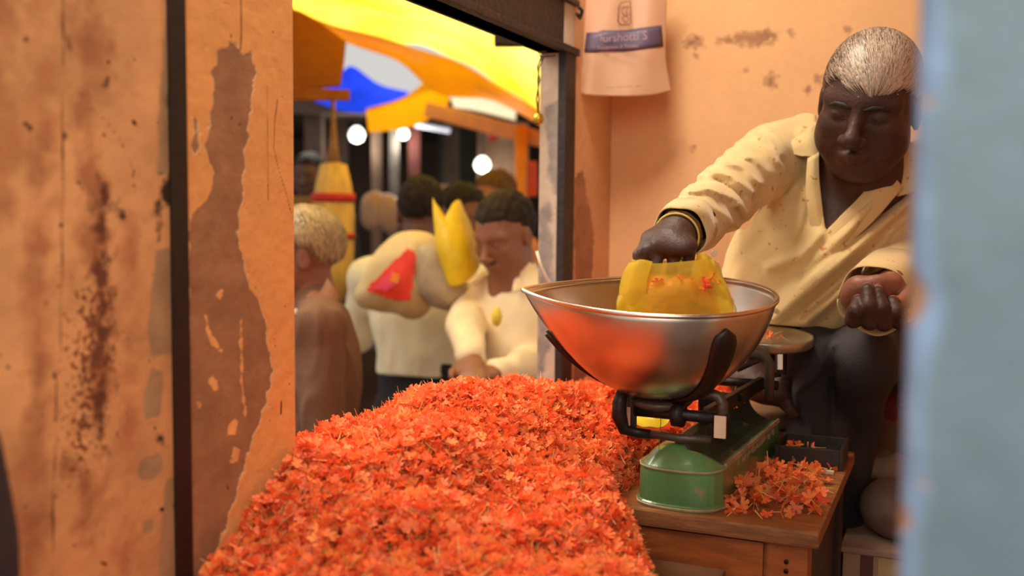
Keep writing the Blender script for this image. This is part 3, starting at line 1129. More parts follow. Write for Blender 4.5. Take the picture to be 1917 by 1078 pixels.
HEAP = [(-0.80, 0.62), (-0.779, 1.075), (-0.85, 1.09), (-0.85, 2.045), (-0.779, 2.05), (-0.775, 2.37), (-0.36, 2.37), (-0.33, 1.95), (-0.36, 1.78), (-0.43, 1.62), (-0.45, 1.40), (-0.425, 1.36),
        (-0.36, 1.25), (-0.30, 1.14), (-0.27, 1.0), (-0.25, 0.80), (-0.3, 0.62)]


def heap_top(X, Y):
    h = heap_h(X, Y)
    d = -polydist(X, Y, HEAP)
    wall = np.minimum.reduce([np.where(Y < 1.1, np.abs(X + 0.78), 9), np.where(Y > 2.05, np.abs(X + 0.78), 9)])
    e = np.where(wall < 0.04, 1.0, np.clip(d / 0.05, 0, 1))
    base = 0.50
    return np.where(d > 0, base + (h - base) * np.sqrt(1 - (1 - e) ** 2), 0.42)


gx, gy = np.meshgrid(np.linspace(-0.90, -0.25, 110), np.linspace(0.62, 2.37, 280), indexing='ij')
gz = heap_top(gx.ravel(), gy.ravel()) - 0.011
bv = np.stack([gx.ravel(), gy.ravel(), gz], 1)
i, j = np.meshgrid(np.arange(109), np.arange(279), indexing='ij')
a = (i * 280 + j).ravel()
bq = np.stack([a, a + 280, a + 281, a + 1], 1)
keep = ((polydist(gx.ravel(), gy.ravel(), HEAP) < -0.002)[bq]).all(1)
bq = bq[keep]
btri = np.concatenate([bq[:, :3], bq[:, [0, 2, 3]]])
NFL = 36000
fx = rng.uniform(-0.905, -0.24, NFL * 2)
fy = rng.uniform(0.62, 2.375, NFL * 2)
ok = polydist(fx, fy, HEAP) < -0.006
ok &= ~((fy < 1.095) & (fx < -0.766)) & ~((fy > 2.045) & (fx < -0.762))
fx, fy = fx[ok][:NFL], fy[ok][:NFL]
fz = heap_top(fx, fy) + rng.uniform(-0.010, 0.009, len(fx))
FPOS = np.stack([fx, fy, fz], 1)
# bare patch where the yellow plastic lies
_X, _Y, _D = proj(FPOS)
_b = (polydist(_X, _Y, [(1155, 712), (1290, 700), (1280, 806), (1228, 812), (1215, 832), (1168, 830)]) < 0) & (_D > 1.5)
FPOS, fx, fy = FPOS[~_b], fx[~_b], fy[~_b]
# flowers that show largest (nearest, in the frame) stand as objects of their own
X_, Y_, D_ = proj(FPOS)
vis = (X_ > 380) & (X_ < 1250) & (Y_ < 1070) & (FPOS[:, 2] > heap_top(fx, fy) + 0.0015)
order = np.argsort(np.where(vis, D_, 99))
near_i = order[:170]
mask = np.ones(len(FPOS), bool)
mask[near_i] = False
V, F, T = flower_cloud(FPOS[mask], 0.0098)
nb_ = len(bv)
V2 = np.concatenate([bv, V])
F2 = np.concatenate([btri, F + nb_])
T2 = np.concatenate([np.tile(np.array(lin(205, 60, 26)[:3]), (nb_, 1)), T])  # mound in darker orange, the shade of the gaps put into its colour
heap = obj('flower_heap', V2, F2, m_flower, None, False, tint=T2)
tag(heap, 'great heap of small orange blossoms spilling over the counter', 'flowers', kind='stuff')

# a few shared single-flower meshes
proto_me = []
for k in range(14):
    V, F, T = flower_cloud(np.zeros((1, 3)), 0.0108)
    me = bpy.data.meshes.new('flower_blossom')
    me.from_pydata(V.tolist(), [], F.tolist())
    a = me.color_attributes.new('tint', 'FLOAT_COLOR', 'POINT')
    t = np.ones((len(V), 4), np.float32)
    t[:, :3] = T
    a.data.foreach_set('color', t.ravel())
    me.materials.append(m_flower)
    proto_me.append(me)


def blossom(p, label, group, s=1.12):
    o = bpy.data.objects.new('flower_blossom', random.choice(proto_me))
    C.objects.link(o)
    o.location = [float(v) for v in p]
    o.rotation_euler = (random.uniform(-0.5, 0.5), random.uniform(-0.5, 0.5), random.uniform(0, 6.28))
    o.scale = (s, s, s)
    ORIG[o.name] = np.asarray(p)
    return tag(o, label, 'flower', group)


for p in FPOS[near_i]:
    blossom(p, 'single orange blossom on the nearest slope of the big heap', 'nearest blossoms of the big heap')
# loose blossoms on the desk beside the scale
PILE = [(1350, 962), (1340, 945), (1378, 900), (1400, 880), (1440, 868), (1500, 872), (1540, 880), (1535, 905), (1545, 940), (1530, 972), (1480, 970), (1420, 972)]
placed = 0
while placed < 130:
    px, py = random.uniform(1335, 1550), random.uniform(862, 975)
    dd = float(polydist(np.array([px]), np.array([py]), PILE)[0])
    if dd > 0:
        continue
    p = WZ(px, py, ZT)
    rel = min(1, -dd / 30)
    p[2] += 0.006 + random.uniform(0, 0.024) * rel
    blossom(p, 'single orange blossom in the loose pile on the desk right of the scale', 'loose blossoms on the desk')
    placed += 1
for (px, py) in [(1552, 868), (1528, 886), (1545, 905), (1556, 882)]:
    p = WZ(px, py, ZT)
    blossom(p + SU * 0.006, 'stray orange blossom lying apart near the card strip', 'stray blossoms by the card strip')
for (s_, t_) in [(-0.03, -0.02), (-0.02, -0.01), (-0.005, -0.02), (-0.03, 0.01), (0.004, -0.008)]:
    blossom(tc_ + tu * s_ + tv * t_ + SU * 0.026, 'orange blossom lying in the small dark tray', 'blossoms in the tray')
for i in range(11):
    q = pc + CR * random.uniform(-0.035, 0.022) + pax[1] * random.uniform(-0.04, 0.0) + SU * 0.009
    blossom(q, 'orange blossom left on the small rear scale plate', 'blossoms on the rear plate', 0.9)
for i in range(9):
    q = S(random.uniform(0.26, 0.36), random.uniform(-0.02, 0.02), 0.106 + random.uniform(0, 0.008))
    blossom(q, 'orange blossom caught on the ridge of the scale', 'blossoms on the scale ridge', 0.9)

# stand under the heap
tag(MB().span((XW + 0.002, 0.62, 0.0), (-0.27, 1.355, 0.49), 0.004).build('counter_block', mat('counter_boards', lin(110, 70, 42), 0.7, var=0.3)), 'low plank counter buried under the orange flower heap', 'counter')
tag(MB().span((XW + 0.002, 1.36, 0.0), (-0.575, 2.37, 0.49), 0.004).build('counter_shelf', MATS['counter_boards']), 'plank shelf behind the desk buried under blossoms', 'shelf')
tag(MB().span((-0.57, 1.90, 0.0), (-0.43, 2.37, 0.50), 0.004).build('wooden_crate', MATS['counter_boards']), 'plank crate behind the desk hidden under blossoms', 'crate')

# ------------------------------------------------------------------ people
def head_sdf(P, Hc, B, s, hair=None, chubby=1.0, ears=True, face=True):
    """Head in its own frame (x right, y face, z up), 0.24 m from chin to crown at s=1."""
    L = (P - Hc) @ B / s
    A = L.copy()
    A[:, 0] = np.abs(A[:, 0])
    d = ell(L, (0, -0.014, 0.033), (0.0765, 0.097, 0.088))
    d = sm(d, ell(L, (0, 0.026, -0.022), (0.062, 0.062, 0.082)), 0.03)
    d = sm(d, ell(L, (0, 0.042, -0.088), (0.036, 0.040, 0.030)), 0.03)
    d = sm(d, ell(A, (0.040 * chubby, 0.030, -0.050), (0.032 * chubby, 0.042, 0.042)), 0.025)
    d = sm(d, ell(A, (0.046, 0.058, -0.020), (0.018, 0.018, 0.018)), 0.02)
    if face:
        d = sm(d, cone(A, (0.0, 0.076, 0.022), (0.052, 0.060, 0.020), 0.012, 0.010), 0.018)
        d = smx(d, -ell(A, (0.032, 0.098, 0.001), (0.021, 0.021, 0.014)), 0.012)
        d = sm(d, ell(A, (0.032, 0.070, -0.001), (0.0165, 0.0135, 0.0125)), 0.003)
        d = smx(d, -cone(A, (0.018, 0.086, -0.006), (0.046, 0.080, -0.006), 0.0014, 0.0012), 0.002)
        d = sm(d, cone(L, (0, 0.080, 0.010), (0, 0.106, -0.028), 0.008, 0.0115), 0.012)
        d = sm(d, ell(L, (0, 0.109, -0.034), (0.0155, 0.013, 0.012)), 0.008)
        d = sm(d, ell(A, (0.0155, 0.098, -0.037), (0.0090, 0.011, 0.0085)), 0.005)
        d = smx(d, -ell(A, (0.0085, 0.106, -0.046), (0.0045, 0.0055, 0.004)), 0.002)
        d = sm(d, cone(A, (0, 0.091, -0.064), (0.021, 0.081, -0.068), 0.0058, 0.003), 0.006)
        d = sm(d, cone(A, (0, 0.089, -0.075), (0.018, 0.081, -0.073), 0.0068, 0.003), 0.006)
        d = smx(d, -cone(A, (0, 0.099, -0.0692), (0.026, 0.084, -0.0705), 0.0016, 0.001), 0.002)
        d = smx(d, -cone(A, (0.022, 0.088, -0.042), (0.036, 0.078, -0.068), 0.002, 0.0012), 0.006)
    if ears:
        e = ell(A, (0.079, -0.008, -0.006), (0.0085, 0.0175, 0.031))
        e = smx(e, -ell(A, (0.090, -0.004, -0.004), (0.007, 0.010, 0.019)), 0.004)
        d = sm(d, e, 0.005)
    return d * s


def hand_parts(P, wrist, palm_c, B, fingers, thumb, s=1.0, k=0.004, pw=0.040, pt=0.0135, pl=0.046):
    """palm ellipsoid in frame B + finger chains (lists of world points) -> distance."""
    d = ell(P, palm_c, (pw * s, pl * s, pt * s), B)
    d = sm(d, cone(P, wrist, palm_c, 0.025 * s, 0.017 * s), 0.02)
    for f in fingers:
        n = len(f)
        rr = np.linspace(0.0092, 0.0070, n) * s
        d = sm(d, chain(P, f, rr, 0.002), k)
    rr = np.linspace(0.0135, 0.0085, len(thumb)) * s
    d = sm(d, chain(P, thumb, rr, 0.004), 0.008)
    return d


def frame(fwd, up):
    f = nrm(fwd)
    u = np.asarray(up, float)
    u = nrm(u - f * (u @ f))
    return np.stack([np.cross(f, u), f, u], 1)      # columns right, forward, up


def curl(base, d0, nrm_, lens, angs):
    """finger chain: starts at base in direction d0, bends about axis so that it turns towards nrm_."""
    pts = [np.asarray(base, float)]
    d = nrm(d0)
    n = nrm(np.asarray(nrm_) - d * (np.asarray(nrm_) @ d))
    for L_, a in zip(lens, angs):
        c, s_ = math.cos(a), math.sin(a)
        d, n = c * d + s_ * n, c * n - s_ * d
        pts.append(pts[-1] + d * L_)
    return pts


def hair_strands(name, Hc, B, s, m, parent, n, length, region, flow, seed=1, lift=0.003, wid=0.0009, cols=None):
    """short strands laid along the skull; region(az, L)->bool chooses the roots; flow(L)->direction."""
    r = np.random.default_rng(seed)
    q = r.normal(size=(n * 4, 3))
    q /= np.linalg.norm(q, axis=1, keepdims=True)
    c0, rad = np.array([0, -0.014, 0.033]), np.array([0.0785, 0.0995, 0.0905])
    L = c0 + q * rad
    L = L[region(L)][:n]
    n = len(L)
    V = []
    p = L.copy()
    steps = 4
    ln = length * r.uniform(0.6, 1.2, n)
    side = None
    for k in range(steps + 1):
        rel = (p - c0) / rad
        rel /= np.linalg.norm(rel, axis=1, keepdims=True)
        N = rel / rad
        N /= np.linalg.norm(N, axis=1, keepdims=True)
        f = flow(p)
        f = f - N * (f * N).sum(1, keepdims=True)
        f /= np.linalg.norm(f, axis=1, keepdims=True) + 1e-9
        if k == 0:
            f += r.normal(size=f.shape) * 0.25
        sd = np.cross(f, N)
        wv = wid * (1 - 0.8 * k / steps)
        base = c0 + rel * rad + N * (lift * math.sin(PI * (0.15 + 0.75 * k / steps)) + 0.0005 * r.random((n, 1)))
        V += [base - sd * wv, base + sd * wv]
        p = base + f * (ln / steps)[:, None]
    V = np.stack(V, 1)                                  # n, 2(steps+1), 3
    F = []
    for k in range(steps):
        F.append([2 * k, 2 * k + 1, 2 * k + 3, 2 * k + 2])
    F = np.array(F)[None] + (np.arange(n) * 2 * (steps + 1))[:, None, None]
    Wd = Hc + (V.reshape(-1, 3) * s) @ B.T
    tint = None
    if cols is not None:
        cc = cols(L, r)
        tint = np.repeat(cc, 2 * (steps + 1), axis=0)
    return obj(name, Wd, F.reshape(-1, 4), m, parent, True, tint=tint)


# ------------------------------------------------------------------ the vendor
m_skin = mat('vendor_skin', lin(70, 40, 29), 0.55, var=0.16, scale=18, bump=0.18, bscale=150, spec=0.45, sss=0.04)
m_palm = mat('palm_skin', lin(150, 92, 70), 0.5, var=0.15, scale=18, bump=0.15, bscale=150)
m_shirt = mat('speckled_cream_shirt', lin(216, 184, 126), 0.8, var=0.08, scale=5, bump=0.10, bscale=300,
              speck=(lin(190, 130, 60), 70.0, 0.67), sheen=0.2)
m_trou = mat('dark_trouser', lin(46, 38, 38), 0.75, var=0.2, scale=8, bump=0.15, bscale=260)

Hc = W(1627, 196, 1.78)
_a, _b = math.radians(33), math.radians(22)
hf = -CF * math.cos(_b) * math.cos(_a) - CR * math.cos(_b) * math.sin(_a) - CU * math.sin(_b)
hu = CU * math.cos(math.radians(13)) + CR * math.sin(math.radians(13))
HB = frame(hf, hu)
HS = 1.03

vendor = thing('person', W(1590, 760, 1.95), 'seated vendor in cream speckled shirt leaning over the scale with a yellow bag', 'person')

# joints
neck = W(1622, 330, 1.87)
chest = W(1590, 400, 1.95)
belly = W(1530, 515, 1.94)
pelvis = W(1600, 630, 2.03)
shR = W(1452, 292, 1.93)
elR = W(1350, 372, 1.72)
wrR = W(1268, 440, 1.505)
shL = W(1745, 345, 1.95)
elL = W(1765, 470, 1.85)
wrL = W(1655, 548, 1.685)
SBX = np.stack([CR, CF, CU], 1)


def torso(P):
    d = ell(P, chest, (0.165, 0.115, 0.17), SBX)
    d = sm(d, cone(P, W(1505, 290, 1.95), W(1700, 330, 1.96), 0.075, 0.075), 0.05)
    d = sm(d, ell(P, belly, (0.180, 0.130, 0.150), SBX), 0.08)
    d = sm(d, ell(P, pelvis, (0.16, 0.12, 0.11), SBX), 0.08)
    return d


# folds measured on the shirt: polyline in the picture, amplitude (m), width (px)
FOLDS = [
    ([(1690, 300), (1640, 370), (1560, 470), (1450, 590)], 0.016, 15), ([(1700, 380), (1620, 450), (1530, 530), (1450, 600)], 0.014, 10),
    ([(1705, 345), (1600, 440), (1500, 520)], -0.010, 7), ([(1700, 420), (1640, 480), (1560, 560), (1510, 600)], 0.014, 11),
    ([(1660, 450), (1580, 520), (1500, 590)], -0.009, 7), ([(1535, 440), (1500, 480), (1440, 500)], 0.008, 10),
    ([(1520, 300), (1522, 350), (1510, 420), (1495, 450)], -0.007, 6), ([(1395, 425), (1430, 380), (1455, 330)], -0.012, 8),
    ([(1470, 250), (1482, 300), (1478, 350)], -0.007, 6), ([(1500, 245), (1490, 275)], 0.006, 7)]
SLEEVE = [
    ([(1330, 318), (1372, 330), (1408, 362)], 0.008, 6), ([(1345, 300), (1392, 312), (1425, 345)], 0.007, 6), ([(1362, 285), (1412, 296), (1440, 325)], 0.007, 6),
    ([(1380, 268), (1430, 280), (1455, 305)], 0.006, 6), ([(1405, 252), (1440, 262), (1462, 290)], 0.005, 6),
    ([(1288, 358), (1330, 352), (1375, 372), (1398, 402)], 0.010, 8), ([(1285, 380), (1320, 378), (1352, 400), (1378, 425)], 0.007, 7),
    ([(1300, 340), (1345, 338), (1390, 368)], -0.008, 5), ([(1322, 400), (1345, 420), (1350, 440)], 0.005, 5), ([(1270, 385), (1300, 400)], 0.004, 6)]


def fold(P, lst):
    X, Y, D = proj(P)
    o = np.zeros(len(P))
    for line, amp, wd in lst:
        x0, y0 = np.min(line, 0) - 3 * wd
        x1, y1 = np.max(line, 0) + 3 * wd
        m = (X > x0) & (X < x1) & (Y > y0) & (Y < y1)
        if m.any():
            o[m] += amp * np.exp(-(linedist(X[m], Y[m], line) / wd) ** 2)
    return o


VNECK = [(1528, 226), (1533, 262), (1531, 300), (1536, 350), (1541, 400), (1546, 432), (1560, 418), (1600, 378), (1650, 330), (1700, 272), (1745, 235), (1745, 120), (1528, 120)]


def shirt_sdf(P):
    d = torso(P)
    arm = chain(P, [shR, elR, W(1300, 415, 1.60), W(1279, 430, 1.535)], [0.066, 0.051, 0.044, 0.039], 0.02)
    arm = arm - fold(P, SLEEVE)
    armL = chain(P, [shL, elL, W(1680, 525, 1.74)], [0.072, 0.060, 0.056], 0.02)
    d = d - 1.5 * fold(P, FOLDS)
    d = sm(d, arm, 0.022)
    d = sm(d, armL, 0.012)
    d = d + 0.0034 * (np.abs(snoise(P, 34, 1)) - 0.5) + 0.0018 * snoise(P, 80, 2)
    X, Y, D = proj(P)
    v = polydist(X, Y, VNECK) * D / FPX
    v = np.maximum(v, D - 1.99)
    d = np.maximum(d, -v)
    # cuff hollows
    d = np.maximum(d, -cone(P, W(1279, 430, 1.55), W(1262, 452, 1.46), 0.033, 0.037))
    d = np.maximum(d, -cone(P, W(1672, 528, 1.76), W(1640, 566, 1.60), 0.048, 0.052))
    # hem
    d = np.maximum(d, (P - W(1500, 612, 1.9)) @ nrm(-CU * 1.0 - CR * 0.10))
    return d


v, q = net(shirt_sdf, W(1500, 400, 1.95) - 0.48, W(1500, 400, 1.95) + np.array([0.42, 0.42, 0.42]), 0.0048)
obj('shirt', v, q, m_shirt, vendor, True)


def vbody(P):
    d = torso(P) + 0.014
    d = sm(d, chain(P, [chest, neck, Hc + HB @ np.array([0, -0.02, -0.05])], [0.075, 0.064, 0.060], 0.03), 0.03)
    d = sm(d, head_sdf(P, Hc, HB, HS, chubby=1.08), 0.018)
    d = sm(d, ell(P, Hc + HB @ np.array([0, 0.03, -0.10]), (0.05, 0.045, 0.026), HB), 0.02)
    return d


lo = np.minimum(Hc, chest) - 0.24
hi = np.maximum(Hc, chest) + 0.20
vb = net(vbody, lo, hi, 0.0032)


# right hand, seen from the back, fingers going down inside the bag
kn = [W(1208, 472, 1.470), W(1233, 462, 1.460), W(1262, 461, 1.460), W(1288, 466, 1.470)]
kc = W(1252, 452, 1.475)
hb_f = nrm((kn[1] + kn[2]) / 2 - wrR)
HRB = np.stack([nrm(kn[3] - kn[0]), hb_f, np.cross(nrm(kn[3] - kn[0]), hb_f)], 1)
down = nrm(-CU + CF * 0.10)
fr = [curl(k_ - hb_f * 0.012, hb_f * 0.8 + down * 0.6 + CR * dx, down - CF * -0.5, [0.040, 0.028, 0.020], [0.35, 0.75, 0.5]) for k_, dx in zip(kn, (-0.25, -0.05, 0.05, 0.1))]
th_r = [W(1240, 448, 1.49), W(1212, 462, 1.485), W(1198, 478, 1.478), W(1200, 498, 1.475)]


def rhand(P):
    d = hand_parts(P, wrR, kc, HRB, fr, th_r, pw=0.038, pl=0.036, pt=0.016, k=0.006)
    for k_ in kn:
        d = sm(d, np.linalg.norm(P - (k_ + CU * 0.001), axis=1) - 0.0105, 0.006)
    return sm(d, chain(P, [elR, W(1300, 412, 1.57), wrR], [0.034, 0.031, 0.026], 0.02), 0.02)


rh = net(rhand, np.minimum(W(1250, 460, 1.45), elR) - 0.11, np.maximum(W(1250, 460, 1.45), elR) + 0.11, 0.0024)

# left hand, palm up, fingers curling back up towards the viewer
pcL = W(1640, 550, 1.625)
lf = []
for (x0, y0, tx, ty, dd) in ((1598, 600, 1607, 563, 0.0), (1628, 604, 1624, 541, -0.004), (1655, 606, 1644, 546, -0.004), (1682, 602, 1672, 565, 0.0)):
    b0 = W(x0 + 2, y0 - 16, 1.600 + dd)
    m0 = W(x0, y0 - 2, 1.572 + dd)
    m1 = W((x0 + tx) / 2, (y0 + ty) / 2, 1.562 + dd)
    t1 = W(tx, ty + 3, 1.574 + dd)
    t2 = W(tx, ty - 3, 1.588 + dd)
    lf.append([b0, m0, m1, t1, t2])
thL = [W(1690, 535, 1.65), W(1700, 545, 1.61), W(1694, 558, 1.592), W(1684, 566, 1.580)]
LB_ = np.stack([CR, nrm(CF * 0.8 - CU * 0.6), nrm(CU * 0.8 + CF * 0.6)], 1)


def lhand(P):
    d = ell(P, pcL, (0.047, 0.044, 0.021), LB_)
    d = sm(d, ell(P, W(1600, 548, 1.63), (0.021, 0.035, 0.022), LB_), 0.012)
    d = sm(d, ell(P, W(1665, 535, 1.63), (0.024, 0.035, 0.022), LB_), 0.008)
    for f in lf:
        d = sm(d, chain(P, f, [0.0135, 0.0135, 0.0128, 0.0105, 0.0085], 0.002), 0.0022)
    d = sm(d, chain(P, thL, [0.015, 0.0125, 0.0105, 0.0088], 0.004), 0.004)
    d = sm(d, chain(P, [elL, wrL, pcL], [0.04, 0.032, 0.022], 0.02), 0.015)
    return d


lh = net(lhand, np.minimum(pcL, elL) - 0.12, np.maximum(pcL, elL) + 0.12, 0.0024)

# foot resting on the stool: heel left, toes right
ankF = W(1408, 706, 1.93)
toes = [W(1466, 716, 1.868), W(1470, 741, 1.862), W(1476, 756, 1.860), W(1481, 766, 1.858), W(1486, 774, 1.858)]


def foot(P):
    d = chain(P, [W(1392, 712, 1.93), W(1432, 722, 1.90), W(1458, 735, 1.875)], [0.030, 0.030, 0.026], 0.02)
    d = sm(d, chain(P, [W(1440, 640, 1.98), ankF], [0.045, 0.032], 0.02), 0.02)
    for t_, r_ in zip(toes, (0.0165, 0.0115, 0.0105, 0.0095, 0.009)):
        d = sm(d, cone(P, W(1450, 735, 1.885), t_, 0.014, r_), 0.003)
        d = sm(d, np.linalg.norm(P - t_, axis=1) - r_ * 1.05, 0.002)
    return d


ft = net(foot, W(1430, 700, 1.92) - 0.16, W(1430, 700, 1.92) + 0.16, 0.0032)
lowleg = net(lambda P: sm(chain(P, [pelvis, W(1614, 675, 1.82), W(1585, 820, 1.96), W(1545, 1120, 1.98)], [0.06, 0.035, 0.032, 0.03], 0.02),
                          chain(P, [W(1545, 1130, 1.98), W(1535, 1150, 1.90)], [0.03, 0.02], 0.02), 0.02),
             W(1600, 900, 1.85) - 0.42, W(1600, 900, 1.85) + np.array([0.3, 0.3, 0.42]), 0.012)
v, q = join(vb, rh, lh, ft, lowleg)
# palms and finger pads are lighter: keep as material slots on the same body
cen = v[q].mean(1)
mi = np.zeros(len(q), int)
nvb = len(vb[0]) + len(rh[0])
isl = (q[:, 0] >= nvb) & (q[:, 0] < nvb + len(lh[0]))
fnx = np.cross(v[q[:, 1]] - v[q[:, 0]], v[q[:, 2]] - v[q[:, 0]])
fnx /= np.linalg.norm(fnx, axis=1, keepdims=True) + 1e-12
Xc, Yc, Dc = proj(cen)
tipd = np.min([np.linalg.norm(cen - f[-1], axis=1) for f in lf] + [np.linalg.norm(cen - thL[-1], axis=1)], axis=0)
fgd = np.full(len(cen), 9.0)
fgd[isl] = np.min([cone(cen[isl], f[i], f[i + 1], 0, 0) for f in lf for i in range(3)], axis=0)
palm = isl & (((fgd > 0.0155) & (Yc < 586)) | (tipd < 0.011))
mi[palm] = 1
body = obj('body', v, q, [m_skin, m_palm], vendor, True, mi=mi)


# trousers
def trousers(P):
    d = ell(P, pelvis, (0.165, 0.135, 0.12), SBX)
    d = sm(d, chain(P, [W(1640, 640, 2.0), W(1612, 672, 1.79), W(1588, 790, 1.95), W(1548, 1100, 1.98)], [0.095, 0.056, 0.058, 0.05], 0.03), 0.03)
    d = sm(d, chain(P, [W(1560, 650, 1.98), W(1522, 668, 1.85), W(1530, 810, 1.90), W(1528, 905, 1.93)], [0.085, 0.048, 0.050, 0.048], 0.03), 0.015)
    d = sm(d, chain(P, [W(1540, 640, 1.98), W(1470, 655, 2.00), W(1428, 676, 1.985)], [0.075, 0.055, 0.045], 0.03), 0.03)
    X, Y, D = proj(P)
    f = 0.009 * np.exp(-(linedist(X, Y, [(1560, 640), (1530, 700), (1490, 735), (1487, 760)]) / 7) ** 2)
    f -= 0.008 * np.exp(-(linedist(X, Y, [(1520, 630), (1500, 680), (1484, 712)]) / 9) ** 2)
    f -= 0.010 * np.exp(-(linedist(X, Y, [(1560, 690), (1556, 850)]) / 8) ** 2)
    f += 0.006 * np.exp(-(linedist(X, Y, [(1500, 745), (1520, 800), (1515, 850)]) / 9) ** 2)
    return d - f + 0.002 * snoise(P, 34, 3)


v, q = net(trousers, W(1540, 820, 1.95) - np.array([0.32, 0.36, 0.50]), W(1540, 820, 1.95) + np.array([0.35, 0.36, 0.30]), 0.006)
obj('trousers', v, q, m_trou, vendor, True)


# collar and open shirt front: thin cloth sheets
def sheet(name, ctrl, m, parent, nu=16, nv=12, th=0.0018, noise_=0.0015):
    G = bicubic(ctrl, nu, nv)
    if noise_:
        n_ = noise_ * snoise(G.reshape(-1, 3), 70, 2).reshape(G.shape[:2])
        G = G - CF * n_[..., None]
    return MB().grid(G, th).build(name, m, parent, True)


sheet('collar', [[W(1533, 226, 1.90), W(1531, 250, 1.868), W(1534, 278, 1.852), W(1534, 296, 1.845)],
                 [W(1522, 234, 1.880), W(1515, 258, 1.853), W(1520, 280, 1.842), W(1523, 294, 1.838)],
                 [W(1512, 240, 1.874), W(1490, 268, 1.850), W(1496, 284, 1.842), W(1508, 292, 1.838)],
                 [W(1510, 242, 1.874), W(1462, 281, 1.846), W(1480, 287, 1.842), W(1505, 293, 1.838)]], m_shirt, vendor)
sheet('collar', [[W(1703, 262, 1.80), W(1680, 290, 1.812), W(1655, 318, 1.822)], [W(1725, 285, 1.81), W(1705, 325, 1.815), W(1668, 345, 1.822)],
                 [W(1745, 310, 1.82), W(1722, 352, 1.82), W(1680, 368, 1.825)]], m_shirt, vendor)
sheet('placket', [[W(1533, 285, 1.838), W(1534, 335, 1.832), W(1540, 390, 1.828), W(1546, 436, 1.828)],
                  [W(1524, 290, 1.834), W(1522, 340, 1.828), W(1528, 392, 1.824), W(1538, 440, 1.824)],
                  [W(1512, 296, 1.838), W(1508, 345, 1.832), W(1512, 395, 1.828), W(1524, 446, 1.828)]], m_shirt, vendor)
sheet('placket', [[W(1658, 312, 1.815), W(1610, 368, 1.812), W(1570, 408, 1.815), W(1540, 445, 1.82)],
                  [W(1672, 330, 1.808), W(1625, 388, 1.802), W(1582, 430, 1.806), W(1535, 478, 1.812)],
                  [W(1690, 350, 1.815), W(1640, 408, 1.808), W(1590, 455, 1.812), W(1530, 510, 1.815)]], m_shirt, vendor)
# cuffs
def cuff(c0, c1, r0, r1, name, wave=0.004):
    c0, c1 = np.asarray(c0), np.asarray(c1)
    t = nrm(c1 - c0)
    a = nrm(np.cross(t, SU))
    b = np.cross(t, a)
    V = []
    for k, (c, r) in enumerate(((c0, r0), ((c0 + c1) / 2, (r0 + r1) / 2 + 0.001), (c1, r1))):
        V.append([c + t * wave * math.sin(3 * th_ + 1) + (r + 0.0018 * math.sin(5 * th_)) * (math.cos(th_) * a + math.sin(th_) * b) for th_ in np.linspace(0, 2 * PI, 41)])
    return MB().grid(np.array(V), 0.002).build(name, m_shirt, vendor, True)


cuff(W(1290, 420, 1.565), W(1271, 437, 1.508), 0.0415, 0.0395, 'cuff')
cuff(W(1676, 528, 1.735), W(1637, 562, 1.635), 0.060, 0.057, 'cuff')
bt = MB()
for (px, py, d_) in ((1453, 582, 1.812), (1337, 474, 1.47)):
    bt.lathe(W(px, py, d_), [(0, 0.0015), (0.0045, 0.0015), (0.005, 0.0), (0.005, -0.001), (0, -0.001)], 14, [CR, CU, -CF])
bt.build('button', mat('button_pearl', lin(220, 190, 150), 0.3), vendor)
# wrist threads
wt = MB()
ta_ = nrm(wrR - elR)
aa = nrm(np.cross(ta_, SU))
bb = np.cross(ta_, aa)
for k, (off, rr_2, th_k) in enumerate(((-0.010, 0.0335, 0.0022), (-0.006, 0.034, 0.0022), (-0.002, 0.0335, 0.0018))):
    wt.tube([wrR + ta_ * (off + 0.001 * math.sin(4 * t)) + (rr_2 + 0.0006 * math.sin(9 * t + k)) * (math.cos(t) * aa + math.sin(t) * bb) for t in np.linspace(0, 2 * PI, 40)], th_k, 6, False)
wt.build('wrist_thread', mat('dark_thread', lin(110, 76, 36), 0.8, var=0.4, scale=200), vendor, True)
MB().tube([wrR + ta_ * 0.003 + 0.0335 * (math.cos(t) * aa + math.sin(t) * bb) for t in np.linspace(0, 2 * PI, 40)], 0.0017, 6, False).build('yellow_wrist_thread', mat('yellow_thread', lin(226, 190, 90), 0.7), vendor, True)
MB().tube([W(1536, 408, 1.855), W(1545, 398, 1.850), W(1556, 400, 1.848), W(1553, 412, 1.846), W(1562, 402, 1.845), W(1575, 396, 1.846)], 0.0012, 6).build('neck_thread', mat('red_thread', lin(170, 40, 30), 0.7), vendor, True)
# forehead marks
fm = MB()
for (x, z, w_) in ((-0.050, 0.048, 0.006), (-0.054, 0.038, 0.003), (0.001, 0.034, 0.0022), (0.050, 0.040, 0.003)):
    p0 = np.array([x, 0.2, z])
    lo_, hi_ = 0.04, 0.14
    for _ in range(24):
        mid = (lo_ + hi_) / 2
        pt = Hc + HB @ (np.array([x, mid, z]) * HS)
        if head_sdf(pt[None], Hc, HB, HS, chubby=1.08)[0] < 0:
            lo_ = mid
        else:
            hi_ = mid
    c = Hc + HB @ (np.array([x, lo_, z]) * HS)
    fm.box(c, (w_, 0.0012, 0.0016), HB.T, 0.0004)
fm.build('forehead_mark', mat('ash_mark', lin(200, 170, 140), 0.8), vendor)
# eyebrows
def on_face(x, z):
    lo_, hi_ = 0.04, 0.14
    for _ in range(22):
        mid = (lo_ + hi_) / 2
        if head_sdf((Hc + HB @ (np.array([x, mid, z]) * HS))[None], Hc, HB, HS, chubby=1.08)[0] < 0:
            lo_ = mid
        else:
            hi_ = mid
    return Hc + HB @ (np.array([x, lo_, z]) * HS)


m_brow = mat('brow_hair', lin(44, 30, 24), 0.7, var=0.3)


